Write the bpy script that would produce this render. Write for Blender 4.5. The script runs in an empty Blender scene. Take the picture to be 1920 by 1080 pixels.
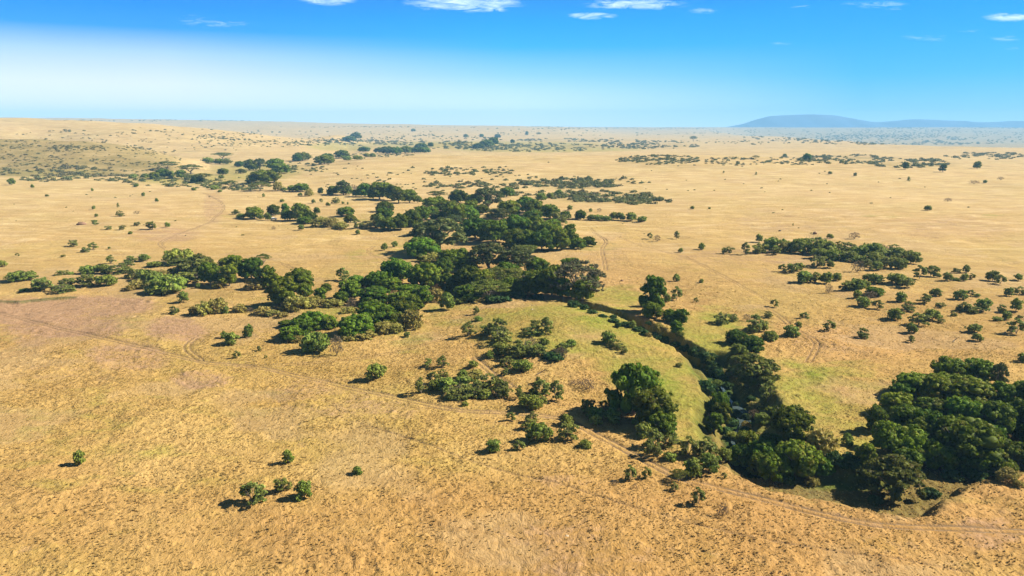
import bpy, math, re
import numpy as np
from mathutils import Vector
R = math.radians
sc = bpy.context.scene
C = sc.collection

# ---------------------------------------------------------------- camera, sky, sun, exposure
F = 1400.0; CAMZ = 70.0; PITCH = math.atan(302 / F)
cd = bpy.data.cameras.new('camera'); cam = bpy.data.objects.new('camera', cd); C.objects.link(cam)
cam.location = (0, 0, CAMZ); cam.rotation_euler = (math.pi / 2 - PITCH, 0, 0)
cd.sensor_width = 36; cd.lens = F / 1920 * 36; cd.clip_start = 1; cd.clip_end = 120000
sc.camera = cam
SUN_EL, SUN_AZ = R(37), R(79)          # azimuth clockwise from the view direction (+Y)
sd = bpy.data.lights.new('sun', 'SUN'); sd.energy = 5.0; sd.angle = R(0.5); sd.color = (1.0, 0.93, 0.80)
sun = bpy.data.objects.new('sun', sd); C.objects.link(sun)
sdir = Vector((math.sin(SUN_AZ) * math.cos(SUN_EL), math.cos(SUN_AZ) * math.cos(SUN_EL), math.sin(SUN_EL)))
sun.rotation_euler = sdir.to_track_quat('Z', 'Y').to_euler()
sc.view_settings.view_transform = 'Standard'; sc.view_settings.look = 'None'
sc.view_settings.exposure = 1.45; sc.view_settings.gamma = 1
sc.view_settings.use_curve_mapping = False
sc.cycles.volume_bounces = 0; sc.cycles.max_bounces = 5; sc.cycles.diffuse_bounces = 3
sc.cycles.transmission_bounces = 3; sc.cycles.glossy_bounces = 2
sc.cycles.transparent_max_bounces = 6

class NT:
    """small node-tree helper"""
    def __init__(s, t): s.t = t; s.n = t.nodes; s.l = t.links
    def add(s, ty, **k):
        n = s.n.new(ty)
        for a, b in k.items(): setattr(n, a, b)
        return n
    def put(s, sock, v):
        if v is None: return
        if isinstance(v, bpy.types.NodeSocket): s.l.new(v, sock)
        elif isinstance(v, tuple) and len(v) == 3 and sock.type == 'RGBA': sock.default_value = (*v, 1)
        else: sock.default_value = v
    def math(s, op, a, b=None, c=None, clamp=False):
        n = s.add('ShaderNodeMath', operation=op, use_clamp=clamp)
        s.put(n.inputs[0], a); s.put(n.inputs[1], b); s.put(n.inputs[2], c)
        return n.outputs[0]
    def mix(s, f, a, b, blend='MIX'):
        n = s.add('ShaderNodeMix', data_type='RGBA', blend_type=blend)
        s.put(n.inputs[0], f); s.put(n.inputs[6], a); s.put(n.inputs[7], b)
        return n.outputs[2]
    def noise(s, vec, scale, detail=3, rough=.5, dist=0):
        n = s.add('ShaderNodeTexNoise')
        s.put(n.inputs['Vector'], vec); n.inputs['Scale'].default_value = scale
        n.inputs['Detail'].default_value = detail; n.inputs['Roughness'].default_value = rough
        n.inputs['Distortion'].default_value = dist
        return n.outputs[0]
    def ramp(s, f, pts):
        n = s.add('ShaderNodeValToRGB'); s.put(n.inputs[0], f); e = n.color_ramp.elements
        while len(e) < len(pts): e.new(.5)
        for q, (p, c) in zip(e, pts): q.position = p; q.color = (*c, 1) if len(c) == 3 else c
        return n.outputs[0]
    def rng(s, v, a, b, c=0., d=1.):
        n = s.add('ShaderNodeMapRange'); s.put(n.inputs[0], v)
        for i, q in enumerate((a, b, c, d)): n.inputs[i + 1].default_value = q
        return n.outputs[0]
    def vmul(s, v, m):
        n = s.add('ShaderNodeVectorMath', operation='MULTIPLY'); s.put(n.inputs[0], v); n.inputs[1].default_value = m
        return n.outputs[0]

def lin(r, g, b):
    f = lambda c: (c / 255 / 12.92) if c <= 10 else ((c / 255 + .055) / 1.055) ** 2.4
    return (f(r), f(g), f(b))

def px_dir(u, v):
    """unit view ray through a pixel of the 1920x1080 picture"""
    a = (np.asarray(u, float) - 960) / F; b = (540 - np.asarray(v, float)) / F
    cp, sp = math.cos(PITCH), math.sin(PITCH)
    d = np.stack([a + 0 * b, cp + b * sp + 0 * a, -sp + b * cp + 0 * a], -1)
    return d / np.linalg.norm(d, axis=-1, keepdims=True)
def proj(p):
    p = np.asarray(p, float); y, z = p[..., 1], p[..., 2] - CAMZ
    cp, sp = math.cos(PITCH), math.sin(PITCH)
    dep = y * cp - z * sp; up = y * sp + z * cp
    return 960 + F * p[..., 0] / dep, 540 - F * up / dep, dep

w = bpy.data.worlds.new('World'); sc.world = w; w.use_nodes = True
T = NT(w.node_tree); T.n.clear()
sky = T.add('ShaderNodeTexSky', sky_type='NISHITA', sun_disc=False, sun_elevation=SUN_EL, sun_rotation=SUN_AZ)
sky.altitude = 1500; sky.dust_density = 1.0; sky.ozone_density = 2.0
tc = T.add('ShaderNodeTexCoord'); sx = T.add('ShaderNodeSeparateXYZ'); T.l.new(tc.outputs['Generated'], sx.inputs[0])
X, Y, Z = sx.outputs
zc = T.math('MAXIMUM', Z, 0.0)
zs = T.math('MULTIPLY', zc, 3.0, clamp=True)       # ramps run from the horizon to about 19 degrees up
def P(z): return min(1, z * 3)
rl = T.ramp(zs, [(0, (.62, .60, .56)), (P(.05), (.50, .52, .56)), (P(.085), (.26, .38, .62)), (P(.112), (.01, .19, .66)), (P(.135), (.0, .16, .62)), (P(.20), (.012, .08, .26)), (1, (.030, .060, .115))])
rc = T.ramp(zs, [(0, (.60, .62, .58)), (P(.03), (.44, .54, .58)), (P(.065), (.17, .37, .60)), (P(.10), (.01, .25, .62)), (P(.128), (.0, .21, .62)), (P(.20), (.012, .08, .26)), (1, (.030, .060, .115))])
rr = T.ramp(zs, [(0, (.30, .46, .60)), (P(.02), (.09, .30, .56)), (P(.06), (.02, .25, .60)), (P(.10), (.006, .22, .62)), (P(.14), (.002, .19, .60)), (P(.20), (.012, .08, .26)), (1, (.030, .060, .115))])
front = T.math('DIVIDE', X, T.math('MAXIMUM', T.math('ABSOLUTE', Y), .05))
tint = T.mix(T.rng(front, -.45, .0), rl, T.mix(T.rng(front, 0., .45), rc, rr))
bw = T.add('ShaderNodeRGBToBW'); T.l.new(sky.outputs[0], bw.inputs[0])
lum = T.math('MULTIPLY', bw.outputs[0], 1.0)
# the sky keeps part of the physical sky's own brightness, graded in hue with height
flat = T.mix(.72, T.mix(1.0, tint, lum, 'MULTIPLY'), T.mix(1.0, tint, (8.5, 8.5, 8.5), 'MULTIPLY'))
# clouds: small wisps, each at its own place high over the plain
az = T.math('DIVIDE', X, T.math('MAXIMUM', Y, .02)); el = T.math('DIVIDE', Z, T.math('MAXIMUM', Y, .02))
cmb = T.add('ShaderNodeCombineXYZ'); T.l.new(az, cmb.inputs[0]); T.l.new(T.math('MULTIPLY', el, 5.5), cmb.inputs[1])
n1 = T.noise(cmb.outputs[0], 34, 9, .68, .9)
tot = None
for (u, v, wu, wv, k) in [(872, 6, 118, 17, 1.0), (615, -2, 58, 13, .95), (930, 16, 40, 7, .7), (1190, 8, 105, 11, .85), (1110, 30, 52, 7, .85),
                          (1892, 32, 52, 9, .9), (412, 44, 75, 7, .42), (360, 36, 30, 9, .35), (1735, 72, 70, 7, .32), (1468, 81, 26, 4, .42), (1640, 8, 66, 8, .45),
                          (1318, 20, 30, 6, .45), (1500, 12, 26, 4, .35), (1676, 17, 18, 4, .4), (1890, 72, 36, 6, .42), (1820, 58, 30, 3, .3), (1905, 91, 24, 3, .35)]:
    d = px_dir(u, v); a0, e0 = d[0] / d[1], d[2] / d[1]
    dx = T.math('MULTIPLY', T.math('SUBTRACT', az, float(a0)), 1 / (wu / F)); dy = T.math('MULTIPLY', T.math('SUBTRACT', el, float(e0)), 1 / (wv / F))
    q = T.math('ADD', T.math('MULTIPLY', dx, dx), T.math('MULTIPLY', dy, dy))
    g = T.math('MULTIPLY', T.math('SUBTRACT', 1.0, q, clamp=True), k)
    tot = g if tot is None else T.math('MAXIMUM', tot, g)
cl = T.math('MULTIPLY', T.math('MULTIPLY', T.rng(T.math('ADD', n1, T.math('MULTIPLY', tot, .24)), .53, .84), T.rng(tot, 0, .6)), 1.0, clamp=True)
col = T.mix(T.math('MULTIPLY', cl, .9), flat, (3.6, 4.5, 5.0))
bg = T.add('ShaderNodeBackground'); T.l.new(col, bg.inputs[0]); bg.inputs[1].default_value = 0.10
out = T.add('ShaderNodeOutputWorld'); T.l.new(bg.outputs[0], out.inputs[0])

# ---------------------------------------------------------------- terrain height
def h01(ix, iy, seed):
    with np.errstate(over='ignore'):
        h = (ix.astype(np.int64) * 374761393 + iy.astype(np.int64) * 668265263 + seed * 2246822519) & 0xffffffff
        h = ((h ^ (h >> 13)) * 1274126177) & 0xffffffff
        h = ((h ^ (h >> 16)) * 2654435761) & 0xffffffff
        return ((h ^ (h >> 15)) & 0xffffff) / float(0xffffff)
def vn(x, y, s=0):
    ix = np.floor(x); iy = np.floor(y); fx = x - ix; fy = y - iy
    fx = fx * fx * (3 - 2 * fx); fy = fy * fy * (3 - 2 * fy); ix = ix.astype(np.int64); iy = iy.astype(np.int64)
    a = h01(ix, iy, s); b = h01(ix + 1, iy, s); c = h01(ix, iy + 1, s); d = h01(ix + 1, iy + 1, s)
    return (a + (b - a) * fx) * (1 - fy) + (c + (d - c) * fx) * fy
def sm(t): t = np.clip(t, 0, 1); return t * t * (3 - 2 * t)
def bump(t): return sm(1 - np.abs(t))
def flat_pt(u, v):
    d = px_dir(u, v); k = CAMZ / -d[..., 2]
    return np.stack([d[..., 0] * k, d[..., 1] * k], -1)
def seg_dist(x, y, pts):
    best = np.full(x.shape, 1e9)
    for (ax, ay), (bx, by) in zip(pts[:-1], pts[1:]):
        dx, dy = bx - ax, by - ay
        t = np.clip(((x - ax) * dx + (y - ay) * dy) / (dx * dx + dy * dy + 1e-9), 0, 1)
        best = np.minimum(best, np.hypot(x - ax - t * dx, y - ay - t * dy))
    return best
GULLY = [(790, 520), (850, 556), (960, 560), (1070, 571), (1128, 592), (1180, 608), (1222, 628), (1262, 646), (1305, 664), (1348, 680)]
POOL = [(1348, 680), (1366, 712), (1394, 742), (1398, 756), (1376, 785), (1388, 806), (1420, 850)]
RAVINE = [(1340, 676), (1372, 720), (1394, 752), (1376, 790), (1410, 850), (1480, 880), (1560, 896), (1650, 915), (1760, 862), (1900, 840), (2150, 820)]
g_pts = [tuple(flat_pt(*p)) for p in GULLY]; p_pts = [tuple(flat_pt(*p)) for p in POOL]; r_pts = [tuple(flat_pt(*p)) for p in RAVINE]
BANK = [tuple(flat_pt(*p)) for p in [(-120, 572), (10, 565), (40, 565), (55, 562), (92, 558), (140, 556)]]

def H0(x, y):
    x = np.asarray(x, float); y = np.asarray(y, float)
    x, y = np.broadcast_arrays(x, y)
    r = np.hypot(x, y)
    wob = vn(x / 260, y / 260, 3) - .5
    z = (vn(x / 90, y / 90, 1) - .5) * 2.2 * sm((r - 90) / 200) + (vn(x / 33, y / 33, 2) - .5) * .9
    z = z + (vn(x / 420 + 7, y / 420, 5) - .5) * 9 * sm((r - 800) / 1200)
    # pale long hill, left
    Hx = np.interp(x * 2600 / np.maximum(y, 600), [-3600, -1780, -1400, -1225, -1050, -890, -740, -640, -560], [116, 104, 90, 80, 67, 50, 29, 11, 0])
    z = z + Hx * (sm((y - 1560 - wob * 200) / 1050) - .8 * sm((y - 2850) / 900)) + (vn(x / 130, y / 130, 9) - .5) * 7 * (Hx > 1) * sm((y - 1600) / 500)
    # olive bushy hill in front of it
    hx = np.interp(x * 1350 / np.maximum(y, 600), [-2400, -1300, -925, -860, -780, -694, -636, -585, -540], [36, 42, 46, 49, 46, 36, 24, 10, 0])
    z = z + hx * (sm((y - 1090 - wob * 60) / 300) - sm((y - 1400) / 330)) + (vn(x / 70, y / 70, 11) - .5) * 6 * (hx > 2) * bump((y - 1350) / 300)
    # central swell
    fr = np.where(y < 1380, sm((y - 850) / 530), 1 - sm((y - 1380) / 330))
    z = z + 19 * fr * sm((x + 470 - (y - 1380) * .1) / 330) * (1 - sm((x - 300) / 700))
    # wooded scarps in the far valley
    z = z + 26 * bump((x + 760) / 150) * bump((y - 3350) / 420) + 17 * bump((x + 190) / 260) * bump((y - 2700) / 300)
    # far land climbs to the left, and again behind the drop on the right
    Fx = np.interp(x / np.maximum(y, 1) * 9000, [-6500, -4900, -2900, -1700, -400, 900, 2600, 6000], [158, 148, 126, 106, 84, 66, 61, 61])
    ex = np.interp(x / np.maximum(y, 1), [.20, .27, .31, .40, .48, .56, .70, 1.2], [16000, 8200, 6200, 4400, 3050, 2750, 2500, 2400])
    drop = 70 * sm((y - ex) / 700) * sm((x / np.maximum(y, 1) - .18) / .08)
    z = z + Fx * sm((y - 3900) / 5200) * np.where(x / np.maximum(y, 1) > .16, .0, 1) * (1 - sm((x / np.maximum(y, 1) - .05) / .11))
    t = sm((x / np.maximum(y, 1) - .05) / .11)
    z = z + t * Fx * sm((y - 6500) / 7000) - drop * (1 - sm((y - 7500) / 6000))
    # near relief: grassy mound above the stream, stream gully, wooded ravine, eroded bank
    z = z + 5.2 * np.exp(-((x - 17) / 34) ** 2 - ((y - 250) / 34) ** 2)
    near = r < 700
    if np.any(near):
        xn, yn = x[near], y[near]
        wv = (vn(xn / 7, yn / 7, 21) - .5) * 2.6 + (vn(xn / 1.9, yn / 1.9, 22) - .5) * 1.5
        d1 = seg_dist(xn, yn, g_pts) + wv; d2 = seg_dist(xn, yn, r_pts) + wv; d3 = seg_dist(xn, yn, p_pts) + wv * .5
        zn = z[near]
        zn = zn - np.maximum(6.0 * (1 - sm((d1 - 3.0) / 2.6)), 3.6 * (1 - sm((d2 - 6.5) / 4.5)) + 2.2 * (1 - sm((d3 - 2.8) / 2.6)))
        inb = (seg_dist(xn, yn, BANK) < 6)
        by = np.interp(xn, [p[0] for p in BANK], [p[1] for p in BANK])
        zn = zn - .9 * sm((by - yn + wv * .5) / 1.2) * (1 - sm((by - yn) / 40)) * (xn < BANK[-1][0] + 4) * sm((BANK[-1][0] + 4 - xn) / 8)
        z = z.copy(); z[near] = zn
    return z

TRACKS = {
 'main': ([(-60,576),(0,588),(60,603),(130,620),(200,636),(270,652),(330,667),(380,679),(440,685),(500,692),(560,705),(640,724),(700,737),(760,750),(830,765),(880,771),(940,773),(1000,778),(1055,786),(1090,800),(1130,822),(1180,848),(1240,880),(1300,905),(1400,928),(1480,948),(1560,968),(1640,983),(1740,989),(1920,997),(2000,1000)], 'long double wheel track crossing the dry grass from the left edge to the bottom right', .46),
 'bow': ([(450,686),(500,686),(560,682),(640,676),(700,668),(760,655),(820,640),(850,630)], 'faint double track branching off below the riverside bushes', .3),
 'loop': ([(400,625),(370,632),(352,645),(353,658),(378,677)], 'short curved track joining the long one beside the bare soil', .3),
 'low': ([(640,790),(720,808),(800,835),(870,860),(960,887),(1060,912),(1130,935),(1250,968),(1400,1005),(1550,1032),(1700,1055),(1850,1078)], 'narrow rut running through the foreground grass under the lone round bush', .14),
 'north': ([(380,362),(405,373),(420,388),(402,408),(390,418),(330,440),(300,455),(312,468)], 'winding double track on the pale plain left of the parked white car', .3),
 'east': ([(1106,428),(1118,439),(1136,452),(1129,466),(1133,490),(1136,506)], 'double track curving round the right tip of the dark wood', .4),
 'slope': ([(1440,580),(1470,600),(1480,612),(1505,627),(1528,641),(1530,652),(1514,682)], 'double track curling down the slope right of the stream', .36),
 'mid': ([(888,672),(910,690),(932,708),(965,728)], 'short straight pair of ruts between the thorn bushes', .42),
 'ring': ([(700,462),(690,468),(694,477),(725,490)], 'little curved track on the grass left of the dark wood', .34),
 'thin': ([(1160,443),(1200,460),(1280,482),(1345,512),(1405,545),(1450,568)], 'thin wheel track crossing the plain right of the dark wood', .3),
 'short': ([(488,481),(515,490),(548,504)], 'short double rut behind the left wood', .45),
}
def smooth_line(P, step):
    P = np.array(P, float); n = len(P)
    ext = np.vstack([2 * P[0] - P[1], P, 2 * P[-1] - P[-2]]); out = []
    for i in range(n - 1):
        p0, p1, p2, p3 = ext[i:i + 4]; L = np.linalg.norm(p2 - p1); m = max(2, int(L / step))
        t = np.linspace(0, 1, m, endpoint=False)[:, None]
        out.append(.5 * (2 * p1 + (p2 - p0) * t + (2 * p0 - 5 * p1 + 4 * p2 - p3) * t ** 2 + (3 * p1 - p0 - 3 * p2 + p3) * t ** 3))
    out.append(P[-1:]); return np.vstack(out)

def hit(u, v):
    """ground point seen at a pixel: march the terrain"""
    d = px_dir(u, v); d = np.atleast_2d(d); o = np.array([0, 0, CAMZ]); n = len(d)
    ks = 90 * np.exp(np.linspace(0, math.log(17000 / 90), 900))
    p = d[:, None, :] * ks[None, :, None] + o
    below = p[..., 2] < H0(p[..., 0], p[..., 1])
    i = np.where(below.any(1), below.argmax(1), len(ks) - 1); i = np.maximum(i, 1)
    a = ks[i - 1]; b = ks[i]
    for _ in range(14):
        m = (a + b) / 2; q = d * m[:, None] + o; bl = q[:, 2] < H0(q[:, 0], q[:, 1])
        b = np.where(bl, m, b); a = np.where(bl, a, m)
    q = d * b[:, None] + o
    return q
track_w = {}
for k, (pp, lab, wd) in TRACKS.items():
    q = hit([p[0] for p in pp], [p[1] for p in pp])[:, :2]
    track_w[k] = smooth_line(q, 1.1 if q[:, 1].mean() < 420 else 4)
def track_mask(x, y):
    """rut depth mask: two wheel lines 1.7 m apart"""
    m = np.zeros(x.shape); wide = np.zeros(x.shape)
    sel0 = (np.hypot(x, y) < 1100)
    for k, pts in track_w.items():
        lo = pts.min(0) - 3; hi = pts.max(0) + 3
        s = sel0 & (x > lo[0]) & (x < hi[0]) & (y > lo[1]) & (y < hi[1])
        if not s.any(): continue
        idx = np.nonzero(s)[0] if x.ndim == 1 else np.nonzero(s.ravel())[0]
        xs = x.ravel()[idx]; ys = y.ravel()[idx]; c = pts[::3]
        d = np.full(xs.shape, 1e9)
        # coarse cull, then exact
        for j in range(0, len(c) - 1, 8):
            sub = c[j:j + 9]; l2 = sub.min(0) - 3; h2 = sub.max(0) + 3
            t = (xs > l2[0]) & (xs < h2[0]) & (ys > l2[1]) & (ys < h2[1])
            if t.any(): d[t] = np.minimum(d[t], seg_dist(xs[t], ys[t], sub))
        rut = np.exp(-((d - (.85 if k != 'low' else 0)) / .28) ** 2) * (.75 if k == 'low' else 1); ww = np.exp(-(d / 1.7) ** 4)
        m.ravel()[idx] = np.maximum(m.ravel()[idx], rut); wide.ravel()[idx] = np.maximum(wide.ravel()[idx], ww * (1 if k in ('main', 'north', 'mid') else .4) * (k != 'low'))
    return m, wide
def micro(x, y, r, tr, tw):
    ang = .55; ca, sa = math.cos(ang), math.sin(ang)
    wx = x + (vn(x / 3.1, y / 3.1, 31) - .5) * 2.2; wy = y + (vn(x / 3.1, y / 3.1, 32) - .5) * 2.2
    a = wx * ca + wy * sa; b = -wx * sa + wy * ca
    k1 = 1 - sm((r - 330) / 150); k2 = 1 - sm((r - 240) / 110)
    amp = .35 + .9 * vn(x / 17, y / 17, 33)
    m = (.34 * vn(a / 2.3, b / 1.25, 34) ** 2 + .05) * k1 + (.19 * (1 - np.abs(2 * vn(a / 1.15, b / .62, 35) - 1)) ** 1.5 + .10 * vn(a / .5, b / .33, 36)) * k2
    big = (vn(x / 9, y / 9, 37) - .5) * .7 * (1 - sm((r - 500) / 500))
    m = m * (1 - .5 * sm((vn(x / 31, y / 24, 81) + .4 * vn(x / 9, y / 7, 82) - .84) / .16)) + .3 * k1 * sm((vn(x / 2.1, y / 1.6, 38) - .70) / .25) * sm((vn(x / 22, y / 22, 39) - .35) / .3)
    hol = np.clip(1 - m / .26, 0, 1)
    return hol, (m * amp) * (1 - .8 * tw) + big * (1 - .5 * tw) - .24 * tr * (1 - sm((r - 500) / 300))

# ---------------------------------------------------------------- mesh helpers
def mesh(name, v, quads=None, tris=None, attrs=None, mat=None, smooth=False):
    me = bpy.data.meshes.new(name); v = np.asarray(v, np.float32)
    me.vertices.add(len(v)); me.vertices.foreach_set('co', v.ravel())
    f = [np.asarray(a, np.int32) for a in (quads, tris) if a is not None and len(a)]
    loops = np.concatenate([a.ravel() for a in f]); tot = np.concatenate([np.full(len(a), a.shape[1], np.int32) for a in f])
    me.loops.add(len(loops)); me.loops.foreach_set('vertex_index', loops)
    me.polygons.add(len(tot)); me.polygons.foreach_set('loop_start', np.concatenate([[0], np.cumsum(tot)[:-1]]).astype(np.int32))
    me.update(calc_edges=True)
    if smooth: me.polygons.foreach_set('use_smooth', np.ones(len(tot), bool))
    for k, a in (attrs or {}).items():
        at = me.attributes.new(k, 'FLOAT', 'POINT'); at.data.foreach_set('value', np.asarray(a, np.float32))
    if mat: me.materials.append(mat)
    return me
def obj(name, me, parent=None, **p):
    o = bpy.data.objects.new(name, me); C.objects.link(o)
    if parent: o.parent = parent
    for k, v in p.items(): o[k] = v
    return o
def empty(name, loc, label, cat, group=None):
    o = bpy.data.objects.new(name, None); C.objects.link(o); o.location = loc; o.empty_display_size = .5
    o['label'] = label; o['category'] = cat
    if group: o['group'] = group
    return o
def new_mat(name):
    m = bpy.data.materials.new(name); m.use_nodes = True; t = NT(m.node_tree); t.n.clear()
    o = t.add('ShaderNodeOutputMaterial'); return m, t, o
def attr(t, n):
    a = t.add('ShaderNodeAttribute', attribute_name=n); return a.outputs['Fac']
def simple(name, color, rough=.8, spec=.2, metal=0, var=.15, scale=3):
    m, t, o = new_mat(name); tc = t.add('ShaderNodeTexCoord')
    n = t.noise(tc.outputs['Object'], scale, 4)
    c = t.mix(t.rng(n, .3, .7), tuple(x * (1 - var) for x in color), tuple(min(1, x * (1 + var)) for x in color))
    b = t.add('ShaderNodeBsdfPrincipled'); t.put(b.inputs['Base Color'], c); b.inputs['Roughness'].default_value = rough
    b.inputs['Metallic'].default_value = metal; b.inputs['Specular IOR Level'].default_value = spec
    t.l.new(b.outputs[0], o.inputs[0]); return m

# ---------------------------------------------------------------- ground
def ground_material(blades=False):
    m, t, o = new_mat('dry_grass_blades' if blades else 'dry_grassland'); g = t.add('ShaderNodeNewGeometry').outputs['Position']
    gs = t.vmul(g, (1, 1, 0))
    n_big = t.noise(gs, .0042, 5, .55); n_mid = t.noise(gs, .022, 5, .6, .6); n_m2 = t.noise(t.vmul(gs, (1, 1.7, 0)), .075, 4, .6, .5)
    n_s = t.noise(gs, .42, 5, .68, .4); n_t = t.noise(t.vmul(gs, (1.0, .6, 0)), 1.7, 4, .7)
    straw = t.mix(t.rng(n_mid, .32, .68), (.262, .160, .042), (.382, .254, .086))
    straw = t.mix(t.math('MULTIPLY', t.rng(n_big, .42, .60), .75), straw, t.mix(.6, straw, (.33, .180, .075)))
    straw = t.mix(t.math('MULTIPLY', t.rng(t.noise(gs, .011, 4, .6, .8), .50, .62), .45), straw, (.25, .185, .045))
    straw = t.mix(t.math('MULTIPLY', t.rng(n_m2, .5, .75), .6), straw, (.300, .220, .048))     # faintly green tufts
    straw = t.mix(t.math('MULTIPLY', t.rng(n_s, .52, .78), .42), straw, (.190, .098, .028))     # brown gaps between tufts
    straw = t.mix(t.math('MULTIPLY', t.rng(n_t, .50, .72), .5), straw, (.50, .34, .125))      # bleached heads
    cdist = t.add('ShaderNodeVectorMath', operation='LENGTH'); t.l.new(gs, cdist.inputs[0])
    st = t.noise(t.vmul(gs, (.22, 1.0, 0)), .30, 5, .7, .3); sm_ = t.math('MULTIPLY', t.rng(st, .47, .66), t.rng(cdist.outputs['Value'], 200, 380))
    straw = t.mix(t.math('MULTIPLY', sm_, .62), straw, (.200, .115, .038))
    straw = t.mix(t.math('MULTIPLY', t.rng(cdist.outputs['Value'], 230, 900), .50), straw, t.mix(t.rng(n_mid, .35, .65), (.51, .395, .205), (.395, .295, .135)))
    straw = t.mix(t.math('MULTIPLY', attr(t, 'russet'), .55), straw, t.mix(t.rng(n_s, .4, .6), (.235, .115, .036), (.345, .190, .070)))
    straw = t.mix(t.math('MULTIPLY', attr(t, 'sparse'), .42), straw, t.mix(t.rng(n_s, .35, .65), (.300, .195, .095), (.395, .280, .140)))
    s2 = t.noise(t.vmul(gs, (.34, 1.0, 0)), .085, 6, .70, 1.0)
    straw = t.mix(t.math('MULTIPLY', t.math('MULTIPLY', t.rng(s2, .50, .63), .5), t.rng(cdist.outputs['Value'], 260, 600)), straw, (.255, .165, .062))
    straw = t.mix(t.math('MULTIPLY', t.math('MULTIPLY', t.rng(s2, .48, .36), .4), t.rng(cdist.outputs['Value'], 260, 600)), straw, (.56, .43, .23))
    soil = t.mix(t.rng(n_s, .35, .7), (.215, .122, .072), (.320, .200, .120))
    bare = t.math('MULTIPLY', t.rng(t.math('ADD', t.math('ADD', attr(t, 'bare'), t.math('MULTIPLY', t.math('SUBTRACT', n_m2, .5), 1.6)), t.math('MULTIPLY', t.math('SUBTRACT', n_s, .5), 1.2)), .25, .85), .85)
    c = t.mix(bare, straw, soil)
    grn = t.rng(t.math('ADD', attr(t, 'green'), t.math('MULTIPLY', t.math('SUBTRACT', n_m2, .5), 1.6)), .25, 1.15)
    green = t.mix(t.rng(n_s, .35, .7), (.155, .152, .024), (.255, .220, .045))
    green = t.mix(t.math('MULTIPLY', t.rng(n_mid, .5, .66), .8), green, (.145, .190, .020))
    c = t.mix(grn, c, green)
    olive = t.mix(t.rng(n_m2, .35, .65), (.125, .105, .032), (.225, .165, .058))
    c = t.mix(t.math('MULTIPLY', t.rng(t.math('ADD', attr(t, 'scrubby'), t.math('MULTIPLY', t.math('SUBTRACT', t.noise(t.vmul(gs, (.6, 1, 0)), .016, 6, .65, .4), .5), 2.4)), .35, 1.25), .9), c, olive)
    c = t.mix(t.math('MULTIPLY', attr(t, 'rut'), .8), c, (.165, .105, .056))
    c = t.mix(t.math('MULTIPLY', attr(t, 'hollow'), .38), c, (.120, .064, .018))               # darker brown in the hollows and at the foot of the tufts
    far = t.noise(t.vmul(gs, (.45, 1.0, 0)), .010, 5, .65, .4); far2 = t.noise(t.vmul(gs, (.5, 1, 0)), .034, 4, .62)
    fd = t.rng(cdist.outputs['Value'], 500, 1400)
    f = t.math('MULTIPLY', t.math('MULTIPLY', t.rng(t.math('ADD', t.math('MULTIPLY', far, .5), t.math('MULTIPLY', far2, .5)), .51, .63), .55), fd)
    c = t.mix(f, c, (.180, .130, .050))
    c = t.mix(attr(t, 'shade_growth_soil'), c, t.mix(t.rng(n_s, .4, .65), (.018, .036, .008), (.048, .074, .014)))  # dark undergrowth, with the gully's shade painted into its colour
    b = t.add('ShaderNodeBsdfPrincipled'); t.put(b.inputs['Base Color'], c); b.inputs['Roughness'].default_value = 1
    b.inputs['Specular IOR Level'].default_value = .05
    bu = t.add('ShaderNodeBump'); bu.inputs['Strength'].default_value = .8; bu.inputs['Distance'].default_value = .5
    hh = t.math('ADD', t.math('MULTIPLY', n_t, .5), t.math('MULTIPLY', t.noise(t.vmul(gs, (1, .7, 0)), .33, 5, .72, .5), 2.0))
    t.put(bu.inputs['Height'], hh); t.l.new(bu.outputs[0], b.inputs['Normal'])
    if blades:                                        # thin blades let the low sun through
        b.inputs['Normal'].links and t.l.remove(b.inputs['Normal'].links[0]); lc = t.mix(.5, c, (.50, .37, .14)); t.put(b.inputs['Base Color'], lc)
        tr = t.add('ShaderNodeBsdfTranslucent'); t.put(tr.inputs[0], lc); mx = t.add('ShaderNodeMixShader'); mx.inputs[0].default_value = .5
        t.l.new(b.outputs[0], mx.inputs[1]); t.l.new(tr.outputs[0], mx.inputs[2]); t.l.new(mx.outputs[0], o.inputs[0]); return m
    t.l.new(b.outputs[0], o.inputs[0]); return m
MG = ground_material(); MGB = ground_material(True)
def zone(u, v, ell, soft=1.5):
    """strength of hand-placed patches, given as (u, v, half-width, half-height) where they lie on the ground"""
    m = np.zeros(u.shape)
    for e in ell:
        a, b, c, d = e[:4]; k = e[4] if len(e) > 4 else 1
        m = np.maximum(m, k * np.clip(soft - ((u - a) / c) ** 2 - ((v - b) / d) ** 2, 0, 1))
    return m
GREEN = [(1040, 615, 170, 50), (1180, 650, 95, 48), (1230, 690, 100, 60), (1290, 770, 55, 90), (1330, 640, 80, 60), (1150, 560, 60, 25, .9), (1400, 610, 60, 30, .5),
         (1470, 760, 130, 95, .85), (1560, 740, 130, 70, .65), (1600, 840, 90, 60, .8), (1600, 905, 120, 18, .9), (850, 590, 60, 30, .6), (760, 625, 60, 25, .6), (560, 580, 120, 25, .5),
         (740, 480, 110, 22, .45), (720, 410, 60, 12, .6), (620, 412, 60, 9, .6), (1100, 463, 70, 8, .5), (820, 500, 40, 30, .8), (150, 810, 140, 60, .36), (260, 770, 240, 40, .25), (430, 400, 40, 10, .3),
         (200, 870, 200, 60, .3), (420, 338, 90, 8, .5), (1700, 940, 220, 12, .4), (900, 560, 60, 10, .6), (380, 740, 300, 30, .22), (1690, 405, 90, 5, .3), (1860, 405, 30, 4, .5),
         (1000, 660, 90, 30, .3), (1400, 700, 60, 50, .7), (40, 640, 50, 22, .35), (250, 610, 40, 12, .35), (620, 655, 220, 22, .2)]
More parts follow.
